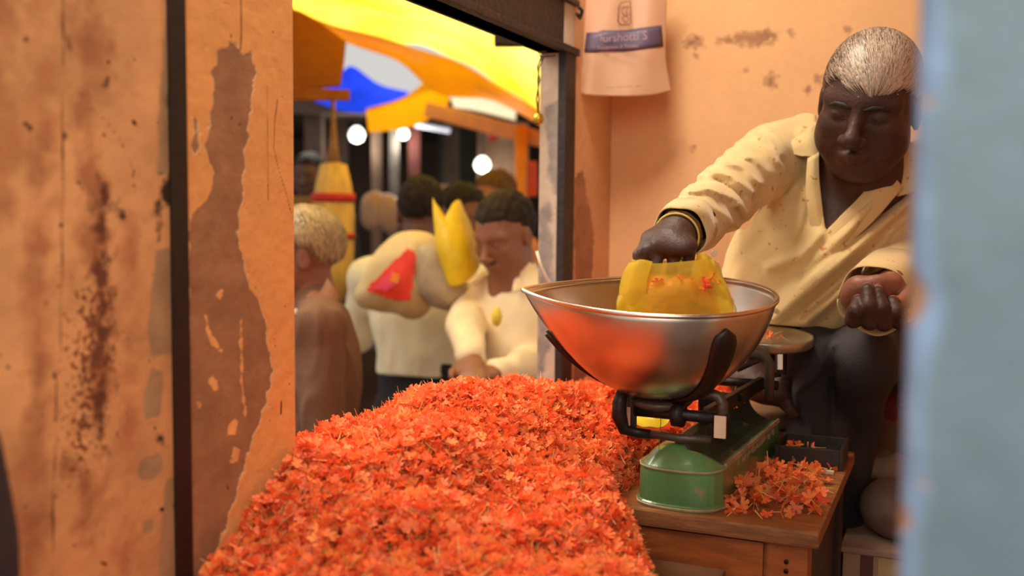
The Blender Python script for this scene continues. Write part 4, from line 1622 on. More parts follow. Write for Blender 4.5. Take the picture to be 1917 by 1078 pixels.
for sg in (-1, 1):
    MB().tube([on_face(sg * x, z) for x, z in ((0.010, 0.013), (0.023, 0.018), (0.038, 0.018), (0.051, 0.011))], [0.0024, 0.0042, 0.0040, 0.0014], 7).build('eyebrow', m_brow, vendor, True)
    MB().tube([on_face(sg * x, z) for x, z in ((0.018, -0.007), (0.028, -0.010), (0.038, -0.009), (0.046, -0.005))], [0.0006, 0.0011, 0.0011, 0.0006], 6).build('eyelash', m_brow, vendor, True)


def vhair_cols(L, r):
    g = np.clip(0.55 - L[:, 0] * 5.5 + (L[:, 1] - 0.02) * 3.0 + r.normal(size=len(L)) * 0.25, 0, 1)[:, None]
    return np.array(lin(72, 50, 38)[:3]) * (1 - g) + np.array(lin(214, 190, 165)[:3]) * g


m_hair = mat('grey_hair', lin(180, 160, 140), 0.45, tint=True)
hl = lambda L: L[:, 2] > 0.058 - 0.55 * np.clip(0.045 - L[:, 1], 0, 0.09) - 0.5 * np.clip(-0.02 - L[:, 1], 0, 0.04) + 0.02 * np.abs(L[:, 0]) * (L[:, 1] > 0.05) + 0.006 * np.sin(L[:, 0] * 160)
sidefree = lambda L: (np.abs(L[:, 0]) < 0.074) | (L[:, 2] > 0.03) | (L[:, 1] < -0.02)


def vcap(P):
    L = (P - Hc) @ HB / HS
    d = ell(L, (0, -0.014, 0.033), (0.0785, 0.0995, 0.0905))
    cut = (0.060 - 0.55 * np.clip(0.045 - L[:, 1], 0, 0.09) - 0.5 * np.clip(-0.02 - L[:, 1], 0, 0.04)) - L[:, 2]
    return np.maximum(d, cut * 0.8) * HS


cv, cq = net(vcap, Hc - 0.15, Hc + 0.15, 0.004)
hl_obj = obj('hair', cv, cq, m_hair, vendor, True, tint=(lambda L: vhair_cols(L, np.random.default_rng(2)))((cv - Hc) @ HB / HS) * 0.7)
hair_strands('hair_strands', Hc, HB, HS, m_hair, vendor, 9000, 0.030, lambda L: hl(L) & sidefree(L),
             lambda p: np.stack([-0.35 - p[:, 0] * 2, 1.0 + 0 * p[:, 0], -0.25 + 0 * p[:, 0]], 1), cols=vhair_cols)
# ear stud
MB().lathe(Hc + HB @ (np.array([-0.082, -0.004, -0.032]) * HS), [(0, 0.003), (0.0025, 0.002), (0.003, 0), (0.0025, -0.002), (0, -0.003)], 10).build('ear_stud', mat('gold', lin(200, 140, 60), 0.3, metal=1), vendor, True)

# ------------------------------------------------------------------ yellow bag in the bowl
m_bag = mat('yellow_polythene', lin(248, 222, 84), 0.38, var=0.08, trans=0.3, transm=0.62, bump=0.15, bscale=25, spec=0.6)
# ring loft: rows from mouth to bottom, each row runs round the bag
rows = [  # cx, cy, depth, half width px, half depth m, lean
    (1262, 489, 1.455, 82, 0.035), (1262, 505, 1.450, 84, 0.036), (1264, 530, 1.445, 92, 0.042), (1264, 556, 1.440, 106, 0.047), (1268, 582, 1.440, 112, 0.050), (1272, 606, 1.444, 96, 0.050), (1270, 628, 1.450, 60, 0.036), (1268, 634, 1.45, 6, 0.008)]
ctrl = []
for i, (cx, cy, d_, hw, hd) in enumerate(rows):
    row = []
    for t in np.linspace(0, 2 * PI, 25):
        c_, s_ = math.cos(t), math.sin(t)
        ex = math.copysign(abs(c_) ** 0.7, c_)
        ey = math.copysign(abs(s_) ** 0.7, s_)
        jig = 0.06 * math.sin(5 * t + i * 1.3) + 0.04 * math.sin(11 * t + i * 2.1)
        row.append(W(cx + hw * ex * (1 + jig * 0.5), cy + (4 * math.sin(3 * t + 1) if i == 0 else 0), d_ + hd * ey * (1 + jig)))
    ctrl.append(row)
G = bicubic(ctrl, 40, 97)
Pn = G.reshape(-1, 3)
cr = 0.0065 * np.abs(snoise(Pn, 38, 1)) + 0.0022 * np.abs(snoise(Pn, 130, 2))
G = (Pn - CF * cr[:, None]).reshape(G.shape)
bag = thing('plastic_bag', W(1270, 625, 1.45), 'translucent yellow plastic bag half filled with blossoms inside the weighing bowl', 'bag')
MB().grid(G).build('bag_body', m_bag, bag, True)
# flared flaps of the mouth
sheet('bag_flap', [[W(1178, 492, 1.425), W(1168, 508, 1.42), W(1160, 540, 1.418), W(1160, 586, 1.42)], [W(1200, 486, 1.42), W(1185, 510, 1.408), W(1178, 545, 1.40), W(1182, 590, 1.40)], [W(1222, 490, 1.422), W(1215, 515, 1.408), W(1210, 548, 1.395), W(1212, 588, 1.395)]], m_bag, bag, noise_=0.004, th=0.0006)
sheet('bag_handle', [[W(1304, 474, 1.455), W(1306, 490, 1.45), W(1322, 515, 1.44), W(1345, 545, 1.43)], [W(1320, 476, 1.45), W(1324, 492, 1.44), W(1338, 520, 1.43), W(1362, 556, 1.42)], [W(1332, 482, 1.46), W(1336, 498, 1.45), W(1352, 528, 1.44), W(1374, 566, 1.435)]], m_bag, bag, noise_=0.004, th=0.0006)
n_ = 700
bp_ = np.array([W(min(1332, max(1195, random.gauss(1285, 30))), random.uniform(524, 612), 1.435 + max(-0.028, min(0.03, random.gauss(0, 0.02)))) for _ in range(n_)])
V, F, T = flower_cloud(bp_, 0.011)
o = obj('bagged_blossoms', V, F, m_flower, bag, False, tint=T)
o['kind'] = 'stuff'

# ------------------------------------------------------------------ stool, crate and bundles around the vendor
sq = W(1446, 786, 2.04)
stool = thing('wooden_stool', (sq[0], sq[1], 0.0), 'round brown wooden stool under the foot of the vendor', 'stool')
zs = W(1440, 758, 2.04)[2]
MB().lathe((sq[0] - 0.02, sq[1], zs), [(0, -0.030), (0.105, -0.030), (0.110, -0.024), (0.110, -0.006), (0.106, 0.0), (0, 0.0)], 36).build('stool_top', mat('stool_wood', lin(140, 100, 70), 0.6, var=0.2), stool, True)
MB().lathe((sq[0] - 0.02, sq[1], 0.0), [(0, 0), (0.085, 0.0), (0.092, 0.2), (0.098, zs - 0.030), (0, zs - 0.030)], 36).build('stool_drum', mat('stool_paint', lin(170, 92, 58), 0.5, var=0.15), stool, True)
pe = W(1600, 640, 2.06)
tag(MB().span((pe[0] - 0.10, 2.13, 0.0), (pe[0] + 0.24, 2.35, pelvis[2] - 0.13), 0.005).build('wooden_bench', MATS['counter_boards']), 'plank seat box hidden under the seated vendor', 'seat')


def blob(name, c, r, m, label, cat, seed=0, amp=0.012, fr=22, h=0.008, flat=None):
    c = np.asarray(c)
    f = lambda P: np.maximum(ell(P, c, r) + amp * snoise(P, fr, seed) + amp * 0.5 * snoise(P, fr * 2.3, seed + 1), (flat - P[:, 2]) if flat is not None else -9)
    v, q = net(f, c - np.array(r) * 1.25 - amp, c + np.array(r) * 1.25 + amp, h)
    return tag(obj(name, v, q, m, None, True), label, cat)


blob('cloth_bundle', W(1672, 765, 2.08), (0.06, 0.07, 0.075), mat('red_cloth', lin(120, 26, 24), 0.8, var=0.3, bump=0.3), 'dark red cloth bundle behind the vendor at the blue pillar', 'cloth', 1, 0.008, 30)
blob('cloth_bundle', W(1650, 875, 1.98), (0.06, 0.06, 0.035), mat('beige_cloth', lin(130, 100, 76), 0.85, var=0.3, bump=0.3), 'crumpled beige cloth above the round pale bundle', 'cloth', 2, 0.009, 34)
bz_ = W(1672, 950, 1.86)
blob('cloth_bundle', bz_, (0.062, 0.07, 0.055), mat('greyish_cloth', lin(128, 98, 84), 0.8, var=0.25, bump=0.2), 'round greyish bundle resting on the striped box', 'bundle', 3, 0.004, 26)
b0 = W(1612, 1008, 1.80)
box_ = thing('striped_box', (b0[0] + 0.09, b0[1] + 0.1, 0), 'pale cardboard box with maroon stripes on the floor beside the desk', 'box')
zt_ = bz_[2] - 0.056
MB().span((b0[0] - 0.03, b0[1], 0.0), (b0[0] + 0.20, b0[1] + 0.22, zt_), 0.003).build('box_body', mat('box_card', lin(176, 140, 112), 0.75, var=0.15), box_)
for k, (u0, u1, mm) in enumerate(((0.0, 0.022, 'm'), (0.030, 0.075, 'c'), (0.080, 0.115, 'm'), (0.135, 0.165, 'm'))):
    MB().span((b0[0] + u0, b0[1] - 0.0012, 0.02), (b0[0] + u1, b0[1] - 0.0001, zt_ - 0.012)).build('printed_stripe', mat('stripe_' + mm, lin(104, 58, 56) if mm == 'm' else lin(206, 172, 122), 0.6), box_)
MB().span((b0[0] - 0.034, b0[1] - 0.004, zt_ - 0.010), (b0[0] + 0.204, b0[1] + 0.224, zt_ + 0.001), 0.002).build('box_lid', mat('box_lid', lin(170, 138, 116), 0.7), box_)

# yellow plastic lying on the heap behind the scale
G = bicubic([[W(1145, 705, 1.80), W(1200, 700, 1.84), W(1280, 700, 1.86)], [W(1162, 775, 1.70), W(1215, 770, 1.71), W(1275, 770, 1.73)], [W(1168, 800, 1.64), W(1220, 800, 1.645), W(1268, 802, 1.65)], [W(1168, 828, 1.60), W(1210, 832, 1.595), W(1240, 826, 1.60)]], 30, 30)
Pn = G.reshape(-1, 3)
G = G + (SU * (0.026 + 0.008 * snoise(Pn, 45, 3) + 0.003 * snoise(Pn, 110, 1))[:, None]).reshape(G.shape)
tag(MB().grid(G, 0.0008).build('plastic_sheet', mat('yellow_sheet', lin(240, 212, 40), 0.3, var=0.15, trans=0.3, spec=0.6), None, True), 'crumpled bright yellow plastic lying on the heap behind the scale', 'plastic')

# ------------------------------------------------------------------ carrier bag on the wall
m_cb = mat('worn_white_plastic', lin(220, 172, 136), 0.4, var=0.08, scale=6, alpha=0.86, trans=0.2, bump=0.1, bscale=25)
cbag = thing('carrier_bag', W(1168, 178, 2.27), 'creased pale plastic carrier bag with blue band hanging on the back wall', 'bag')
P_ = [[(1092, -60), (1086, 40), (1080, 110), (1072, 172)], [(1120, -60), (1110, 40), (1104, 110), (1100, 178)], [(1150, -60), (1142, 40), (1140, 110), (1138, 180)],
      [(1185, -60), (1180, 40), (1180, 110), (1178, 180)], [(1220, -60), (1216, 40), (1216, 110), (1220, 178)], [(1250, -60), (1246, 40), (1246, 110), (1256, 170)]]
ctrl = [[W(p[0], p[1], 2.275 - 0.016 * math.sin(i / 5 * PI) + 0.006 * math.sin(i * 2.4 + j)) for j, p in enumerate(col)] for i, col in enumerate(P_)]
G = bicubic(ctrl, 50, 40)
MB().grid(G, 0.0016).build('bag_sheet', m_cb, cbag, True)
fr_ = lambda u, v_: G[int(round(u * 49)), int(round(v_ * 39))]


def on_bag(px0, px1, py0, py1, name, m, lift, poly=None, n=14):
    """patch following the bag surface between picture bounds."""
    X, Y, D = proj(G.reshape(-1, 3))
    rows = []
    for i in range(n + 1):
        u = i / n
        row = []
        for j in range(5):
            v_ = j / 4
            px = (px0[0] + (px0[1] - px0[0]) * v_) * (1 - u) + (px1[0] + (px1[1] - px1[0]) * v_) * u
            py = py0(u) * (1 - v_) + py1(u) * v_
            k = np.argsort((X - px) ** 2 + (Y - py) ** 2)[:4]
            row.append(W(px, py, float(D[k].mean()) - lift))
        rows.append(row)
    return MB().grid(np.array(rows), 0.0004).build(name, m, cbag, True)


m_band = mat('blue_print', lin(88, 70, 92), 0.5, var=0.2, scale=20)
on_bag((1098, 1094), (1238, 1242), lambda u: 59 - 10 * max(0, u - 0.5) * 2 - (2 if u > 0.15 else -2), lambda u: 98 - 9 * max(0, u - 0.5) * 2 - (2 if u > 0.15 else 0), 'printed_band', m_band, 0.0035)


def text_on(body, px, py, d_, size, name, m, parent, shear=0.0, ax=None, sx=1.0):
    cu = bpy.data.curves.new(name, 'FONT')
    cu.body = body
    cu.size = size
    cu.align_x = 'CENTER'
    cu.align_y = 'CENTER'
    cu.extrude = 0.0003
    tmp = bpy.data.objects.new(name, cu)
    C.objects.link(tmp)
    dg = bpy.context.evaluated_depsgraph_get()
    me = bpy.data.meshes.new_from_object(tmp.evaluated_get(dg))
    bpy.data.objects.remove(tmp)
    V = np.array([tuple(v.co) for v in me.vertices])
    F = [tuple(p.vertices) for p in me.polygons]
    bpy.data.meshes.remove(me)
    c = W(px, py, d_)
    ax = ax if ax is not None else [np.array([1.0, 0, 0]), np.array([0, 0, 1.0]), np.array([0, -1.0, 0])]
    V = c + V[:, :1] * ax[0] * sx + V[:, 1:2] * ax[1] + V[:, 2:] * ax[2]
    return obj(name, V, F, m, parent)


m_ink = mat('pale_lettering', lin(170, 136, 140), 0.6)
m_inkd = mat('brown_ink', lin(110, 60, 44), 0.6)
text_on('Durshotti S', 1162, 70, 2.237, 0.026, 'band_lettering', m_ink, cbag)
text_on('Readymade & Textiles', 1157, 88, 2.237, 0.0105, 'band_small_lettering', m_ink, cbag)
text_on('.....  ........ .............  .....', 1158, 160, 2.252, 0.013, 'foot_lettering', m_inkd, cbag)
em = MB()
bp2 = lambda px, py: W(px, py, 2.251)
em.tube([bp2(1180, 46), bp2(1163, 47), bp2(1157, 40), bp2(1158, 12), bp2(1163, 5), bp2(1180, 2), bp2(1181, 44)], 0.0011, 6)
em.tube([bp2(1178, 12), bp2(1168, 14), bp2(1164, 22), bp2(1168, 29), bp2(1176, 30), bp2(1172, 22), bp2(1176, 14)], 0.0008, 6)
em.tube([bp2(1164, 35), bp2(1171, 30), bp2(1178, 36), bp2(1171, 43), bp2(1164, 35)], 0.0008, 6)
em.build('bag_emblem', m_inkd, cbag)
MB().tube([W(1084, 14, 2.16), W(1090, 20, 2.18), W(1086, 34, 2.18), W(1080, 26, 2.15)], 0.004, 8).build('hook', m_iron, cbag, True)

# wire hanging at the jamb, cord
xj = XW - 0.075
wr_ = MB()
for (a_, b_) in ((0, 0), (0.006, 0.3)):
    wr_.tube([W(1014 + a_ * 900, 104, 2.14), W(1006 + a_ * 600, 125, 2.14), W(1010 - b_ * 12, 150, 2.14), W(1004 + b_ * 16, 185, 2.14), W(1008, 212, 2.14)], 0.0018, 6)
wr_.tube([W(1040, 104, 2.11), W(1012, 107, 2.13), W(1008, 98, 2.13), W(1022, 96, 2.12)], 0.002, 6)
tag(wr_.build('hanging_wire', mat('wire_rust', lin(110, 80, 50), 0.6), None, True), 'twisted wire loop hanging from the lintel at the pale jamb', 'wire')
tag(MB().lathe(W(1008, 222, 2.14), [(0, -0.012), (0.009, -0.01), (0.012, 0), (0.009, 0.01), (0, 0.012)], 16).build('brass_weight', mat('brass', lin(210, 170, 60), 0.3, metal=0.8), None, True), 'small brass weight on the end of the twisted wire', 'weight')
tag(MB().tube([W(1005, 470, 2.05), W(1012, 495, 2.05), W(1024, 522, 2.05), W(1036, 540, 2.06), W(1046, 545, 2.07)], 0.0032, 8).build('white_rope', mat('cord_white', lin(220, 200, 175), 0.7), None, True), 'short white rope across the pale jamb behind the bowl spout', 'rope')

# dark sack at the near left
blob('dark_sack', W(-70, 1010, 0.80) + np.array([0, 0, -0.05]), (0.035, 0.045, 0.17), mat('dark_sack_cloth', lin(46, 30, 32), 0.8, var=0.3), 'dark rounded sack edge at the near left corner', 'sack', 4, 0.003, 20)

# ------------------------------------------------------------------ street: people
ZS = -0.72


def figure(name, label, head_p, face_dir, skin, hair_c, shirt_c, trou_c, H=1.68, head_pitch=10, head_yaw=0, arms=None, collar=True, hair='short', wide=1.0, moustache=False,
           strand_cols=None, lean=0.0, hires=0.0062, belly_=0.0, shirt_noise=1, hem=None, sh_up=0.0, fold=1.0):
    """standing figure built from the head position down to the street."""
    fd = nrm([face_dir[0], face_dir[1], 0])
    rt = np.array([fd[1], -fd[0], 0])
    s = H / 1.70
    Lc = lambda x, y, z: np.array([head_p[0], head_p[1], 0]) + rt * x + fd * (y - lean * max(0, (1.0 - z / H))) + np.array([0, 0, ZS + z])
    hz = head_p[2] - ZS
    k = hz / 1.56                        # joint heights scale with the head height
    nk = Lc(0, -0.03, 1.44 * k)
    ch = Lc(0, -0.05, 1.25 * k)
    be = Lc(0, -0.02 + belly_ * 0.5, 1.06 * k)
    hp = Lc(0, -0.05, 0.93 * k)
    sh = [Lc(sg * 0.175 * wide, -0.05, 1.36 * k + sh_up) for sg in (-1, 1)]
    if arms is None:
        arms = [[Lc(sg * 0.235 * wide, -0.06, 1.08 * k), Lc(sg * 0.24 * wide, 0.03, 0.84 * k)] for sg in (-1, 1)]
    elif callable(arms):
        arms = arms(Lc, k)
    HBx = frame(fd * math.cos(math.radians(head_pitch)) * math.cos(math.radians(head_yaw)) + rt * math.sin(math.radians(head_yaw)) - SU * math.sin(math.radians(head_pitch)), SU)
    fr3 = np.stack([rt, fd, SU], 1)
    root = thing('person', Lc(0, 0, 0), label, 'person')
    msk = mat('skin_' + name, skin, 0.55, var=0.12, bump=0.1, bscale=100)
    msh = mat('shirt_' + name, shirt_c, 0.85, var=0.14, scale=7, bump=0.2, bscale=60)
    mtr = mat('trousers_' + name, trou_c, 0.85, var=0.2, bump=0.2)
    mha = mat('hair_' + name, hair_c, 0.75, spec=0.2, var=0.4, scale=90, stretch=(1, 1, 0.2), bump=0.6, bscale=120)
    hd_b = Hd = np.asarray(head_p)

    def tor(P, o=0.0):
        d = ell(P, ch, (0.165 * wide + o, 0.115 + o, 0.20 + o), fr3)
        d = sm(d, cone(P, sh[0], sh[1], 0.062 + o, 0.062 + o), 0.05)
        for e_ in sh:
            d = sm(d, cone(P, nk + SU * 0.02 - fd * 0.01, e_, 0.050 + o, 0.055 + o), 0.03)
        d = sm(d, ell(P, be, (0.150 * wide + o, 0.115 + belly_ * 0.5 + o, 0.16 + o), fr3), 0.07)
        return sm(d, ell(P, hp, (0.155 * wide + o, 0.115 + o, 0.11 + o), fr3), 0.06)

    def arm(P, i, r0, r1, r2):
        return chain(P, [sh[i], arms[i][0], arms[i][1]], [r0, r1, r2], 0.02)

    def bod(P):
        d = sm(tor(P, -0.012), chain(P, [ch, nk, Hd + HBx @ np.array([0, -0.02, -0.06])], [0.06, 0.056, 0.054], 0.03), 0.04)
        d = sm(d, head_sdf(P, Hd, HBx, 1.0), 0.015)
        if moustache:
            L = (P - Hd) @ HBx
            A = L.copy()
            A[:, 0] = np.abs(A[:, 0])
            d = sm(d, cone(A, (0.002, 0.096, -0.056), (0.026, 0.084, -0.062), 0.0075, 0.004), 0.003)
        for i in (0, 1):
            d = sm(d, arm(P, i, 0.045, 0.036, 0.027), 0.015)
            wv = nrm(arms[i][1] - arms[i][0])
            cpal = arms[i][1] + wv * 0.05
            side = nrm(np.cross(wv, SU + 0.3 * fd))
            nn_ = np.cross(side, wv)
            fB = np.stack([side, wv, nn_], 1)
            d = sm(d, ell(P, cpal, (0.037, 0.048, 0.016), fB), 0.02)
            for f_ in range(4):
                b_ = cpal + wv * 0.038 + side * (f_ - 1.5) * 0.0185
                d = sm(d, chain(P, curl(b_, wv, -nn_, [0.03, 0.022, 0.016], [0.3, 0.5, 0.3]), [0.0095, 0.009, 0.008, 0.007], 0.003), 0.003)
            d = sm(d, chain(P, [cpal - wv * 0.02 + side * 0.03, cpal + side * 0.052 + wv * 0.01, cpal + side * 0.056 + wv * 0.035], [0.012, 0.011, 0.009], 0.004), 0.006)
        for sg in (-1, 1):
            d = sm(d, chain(P, [Lc(sg * 0.09, -0.05, 0.88 * k), Lc(sg * 0.10, -0.03, 0.48 * k), Lc(sg * 0.10, -0.06, 0.09)], [0.07, 0.045, 0.035], 0.02), 0.03)
            d = sm(d, cone(P, Lc(sg * 0.10, -0.05, 0.045), Lc(sg * 0.12, 0.12, 0.035), 0.04, 0.032), 0.03)
        return d
    lo_ = np.minimum.reduce([sh[0], sh[1], arms[0][0], arms[0][1], arms[1][0], arms[1][1], Hd]) - 0.20
    hi_ = np.maximum.reduce([sh[0], sh[1], arms[0][0], arms[0][1], arms[1][0], arms[1][1], Hd]) + 0.20
    lo_[2] = ZS
    v, q = net(bod, lo_, hi_, hires)
    obj('body', v, q, msk, root, True)

    hemz = hem if hem is not None else hp[2]

    def shirt(P):
        d = tor(P, 0.0)
        for i in (0, 1):
            wv = arms[i][1] - arms[i][0]
            d = sm(d, chain(P, [sh[i], arms[i][0], arms[i][0] + wv * 0.93], [0.062, 0.053, 0.040], 0.02), 0.02)
        d = d + fold * 0.007 * np.abs(snoise(P * np.array([1, 1, 0.4]), 24, shirt_noise)) + fold * 0.004 * np.abs(snoise(P * np.array([1, 1, 0.6]), 50, 3)) - 0.005
        d = np.maximum(d, -cone(P, nk + SU * 0.02 + fd * 0.05, nk + SU * 0.15 + fd * 0.02, 0.058, 0.085))
        if collar == 'open':
            d = np.maximum(d, -cone(P, nk + SU * 0.02 + fd * 0.10, ch + SU * 0.10 + fd * 0.13, 0.04, 0.012))
        return np.maximum(d, (hemz - 0.02 + 0.012 * snoise(P, 9, 1)) - P[:, 2])
    v, q = net(shirt, lo_ + np.array([0, 0, hemz - 0.1 - lo_[2]]), hi_, hires)
    obj('shirt', v, q, msh, root, True)
    if collar:
        for sg in (-1, 1):
            c = [[nk + rt * sg * 0.060 + fd * (-0.045 + 0.05 * j) + SU * (0.030 - 0.014 * j - 0.016 * i) + rt * sg * 0.016 * i + fd * (0.022 * i if j == 2 else 0) for i in range(3)] for j in range(3)]
            MB().grid(bicubic(c, 12, 10), 0.003).build('collar', msh, root, True)

    def tro(P):
        d = ell(P, hp, (0.158 * wide, 0.122, 0.11), fr3)
        for sg in (-1, 1):
            d = sm(d, chain(P, [Lc(sg * 0.085, -0.05, 0.88 * k), Lc(sg * 0.10, -0.03, 0.48 * k), Lc(sg * 0.10, -0.06, 0.10)], [0.088, 0.075, 0.065], 0.02), 0.03)
        d = sm(d, tor(P, -0.004), 0.02)
        return np.maximum(d + 0.003 * snoise(P, 22, 2), P[:, 2] - hemz - 0.03)
    v, q = net(tro, np.array([hp[0] - 0.26, hp[1] - 0.26, ZS + 0.02]), np.array([hp[0] + 0.26, hp[1] + 0.26, hemz + 0.08]), 0.010)
    obj('trousers', v, q, mtr, root, True)

    def hr(P):
        L = (P - Hd) @ HBx
        d = ell(L, (0, -0.016, 0.037), (0.0805, 0.101, 0.0925)) + 0.003 * snoise(L, 90, 1) + 0.002 * snoise(L, 200, 2)
        cut = (0.066 - 0.75 * np.clip(0.048 - L[:, 1], 0, 0.10) - 0.5 * np.clip(-0.03 - L[:, 1], 0, 0.05)) - L[:, 2]
        cut = np.maximum(cut, 0.030 - np.hypot(L[:, 1] - 0.0, L[:, 2] + 0.005) - 9 * (np.abs(L[:, 0]) < 0.055))
        return np.maximum(d, cut * 0.8)
    v, q = net(hr, Hd - 0.16, Hd + 0.16, 0.0052)
    obj('hair', v, q, mha, root, True)
    if strand_cols is not None:
        hair_strands('hair_strands', Hd, HBx, 1.06, m_hair, root, 3500, 0.030, lambda L: (L[:, 2] > 0.062 - 0.62 * np.clip(0.048 - L[:, 1], 0, 0.10)) & (np.hypot(L[:, 1] - 0.0, L[:, 2] - 0.0) > 0.045), lambda p: np.stack([p[:, 0] * 0, -0.2 - 0 * p[:, 0], -1 + 0 * p[:, 0]], 1), cols=strand_cols, wid=0.0016, lift=0.006)
    return root, Lc, k, HBx


left_dir = -CR[:2] * math.cos(math.radians(12)) - CF[:2] * math.sin(math.radians(12))
grey_cols = lambda L, r: np.clip(np.array(lin(176, 148, 112)[:3]) * (0.45 + 0.9 * r.random((len(L), 1))), 0, 1)
figure('grey_man', 'grey haired man in plain brown shirt seen side on at the near jamb', W(562, 480, 2.65), left_dir, lin(146, 88, 62), lin(150, 122, 92), lin(112, 74, 52), lin(50, 38, 34),
       shirt_noise=2, fold=1.7, head_pitch=6, sh_up=0.035, wide=1.08, strand_cols=grey_cols, lean=-0.02)
tow = lambda deg: (-CF[:2] * math.cos(math.radians(deg)) - CR[:2] * math.sin(math.radians(deg)))


def arms_r(Lc, k):
    return [[W(1040, 650, 2.98), W(905, 700, 2.72)], [W(880, 640, 2.92), W(868, 678, 2.74)]]


rm, _, _, _ = figure('cream_man', 'man in cream shirt with moustache looking down beside the pale jamb', W(946, 440, 2.95), tow(42), lin(132, 80, 54), lin(44, 30, 18), lin(232, 208, 172), lin(70, 58, 48),
                     head_pitch=22, moustache=True, collar='open', arms=lambda Lc, k: [[W(1030, 672, 2.95), W(928, 698, 2.74)], [W(872, 610, 2.92), W(880, 668, 2.76)]], hem=W(940, 728, 2.8)[2])
MB().lathe(W(930, 592, 2.77), [(0, -0.03), (0.012, -0.02), (0.016, 0), (0.010, 0.02), (0, 0.028)], 12).build('pocket_flower', mat('yellow_bud', lin(220, 190, 60), 0.6), rm, True)
figure('porter', 'man in white shirt and black trousers carrying the big cloth sack', W(790, 402, 3.45), -tow(10), lin(96, 58, 44), lin(36, 26, 24), lin(240, 226, 192), lin(26, 22, 26),
       head_pitch=14, collar=True, hem=W(790, 690, 3.4)[2], arms=lambda Lc, k: [[Lc(-0.25, 0.05, 1.16 * k), Lc(-0.14, 0.0, 1.36 * k)], [Lc(0.24, 0.02, 1.12 * k), Lc(0.22, -0.12, 1.22 * k)]])
figure('patterned', 'bystander in dark brown patterned shirt behind the yellow bag', W(868, 405, 3.9), tow(-60), lin(110, 66, 46), lin(34, 26, 22), lin(112, 76, 36), lin(46, 38, 36), head_pitch=12)
figure('orange_man', 'bystander in ochre shirt behind the man with the moustache', W(925, 372, 4.5), tow(60), lin(140, 86, 54), lin(92, 60, 28), lin(206, 128, 50), lin(60, 44, 36), head_pitch=10)
figure('dark_man', 'bystander in dark clothes in the hall behind the hanging bundle', W(578, 330, 5.4), tow(10), lin(80, 52, 42), lin(24, 20, 20), lin(34, 30, 36), lin(30, 28, 30), head_pitch=5, H=1.75)

# carried sacks
gm = bpy.data.objects['person.001']
mg = bpy.data.materials['shirt_grey_man']
MB().grid(bicubic([[W(614, 522, 2.540), W(602, 545, 2.515), W(584, 568, 2.500), W(556, 588, 2.500)], [W(622, 535, 2.525), W(617, 560, 2.500), W(602, 577, 2.490), W(566, 596, 2.490)],
                   [W(632, 552, 2.520), W(629, 588, 2.485), W(606, 584, 2.485), W(566, 600, 2.488)]], 16, 20), 0.004).build('shirt_collar', mat('collar_brown', lin(134, 84, 52), 0.8, bump=0.2), gm, True)
MB().grid(bicubic([[W(548, 578, 2.555), W(575, 576, 2.56)], [W(548, 588, 2.55), W(572, 584, 2.555)]], 6, 6), 0.003).build('inner_collar', mat('collar_white', lin(210, 190, 170), 0.8), gm, True)
m_sack = mat('white_woven_sack', lin(226, 200, 148), 0.6, var=0.14, scale=9, trans=0.2, bump=0.25, bscale=40)


def soft(name, parts, m, label, cat, amp=0.006, fr=26, h=0.007, parent=None):
    f = lambda P: (lambda d: d + amp * snoise(P, fr, 2) + amp * 0.5 * snoise(P, fr * 2.5, 3))(
        __import__('functools').reduce(lambda a, b: sm(a, b, 0.05), [ell(P, c, r, SBX if B is None else B) for (c, r, B) in parts]))
    cs = np.array([p[0] for p in parts])
    rm_ = max(max(p[1]) for p in parts) + 0.05
    v, q = net(f, cs.min(0) - rm_, cs.max(0) + rm_, h)
    o = obj(name, v, q, m, parent, True)
    return tag(o, label, cat) if label else o


rot = lambda deg: np.stack([CR * math.cos(math.radians(deg)) + CU * math.sin(math.radians(deg)), CF, -CR * math.sin(math.radians(deg)) + CU * math.cos(math.radians(deg))], 1)
sk = thing('carried_sack', W(745, 590, 3.1), 'big white sack with pink and red print on the shoulder of the porter', 'sack')
soft('sack_body', [(W(748, 520, 3.12), (0.105, 0.09, 0.105), None), (W(705, 548, 3.12), (0.06, 0.07, 0.045), rot(20)), (W(775, 470, 3.12), (0.085, 0.07, 0.06), None), (W(778, 560, 3.12), (0.05, 0.06, 0.055), None)], m_sack, None, None, 0.005, parent=sk)
# the printed triangle follows the sack: project a grid on to it
def wrap_patch(poly, body_pts, name, m, parent, lift=0.004, n=26):
    X, Y, D = proj(body_pts)
    xs = [p[0] for p in poly]
    ys = [p[1] for p in poly]
    gx_, gy_ = np.meshgrid(np.linspace(min(xs), max(xs), n), np.linspace(min(ys), max(ys), n), indexing='ij')
    V = []
    for a_, b_ in zip(gx_.ravel(), gy_.ravel()):
        m_ = (np.abs(X - a_) < 7) & (np.abs(Y - b_) < 7)
        d_ = D[m_].min() if m_.any() else np.nan
        V.append(W(a_, b_, d_ - lift))
    V = np.array(V)
    i, j = np.meshgrid(np.arange(n - 1), np.arange(n - 1), indexing='ij')
    a = (i * n + j).ravel()
    q = np.stack([a, a + n, a + n + 1, a + 1], 1)
    cx = gx_.ravel()[q].mean(1)
    cy = gy_.ravel()[q].mean(1)
    ok_ = (polydist(cx, cy, poly) < 0) & ~np.isnan(V[q]).any((1, 2))
    q = q[ok_]
    used, inv = np.unique(q, return_inverse=True)
    return obj(name, V[used], inv.reshape(q.shape), m, parent, True)


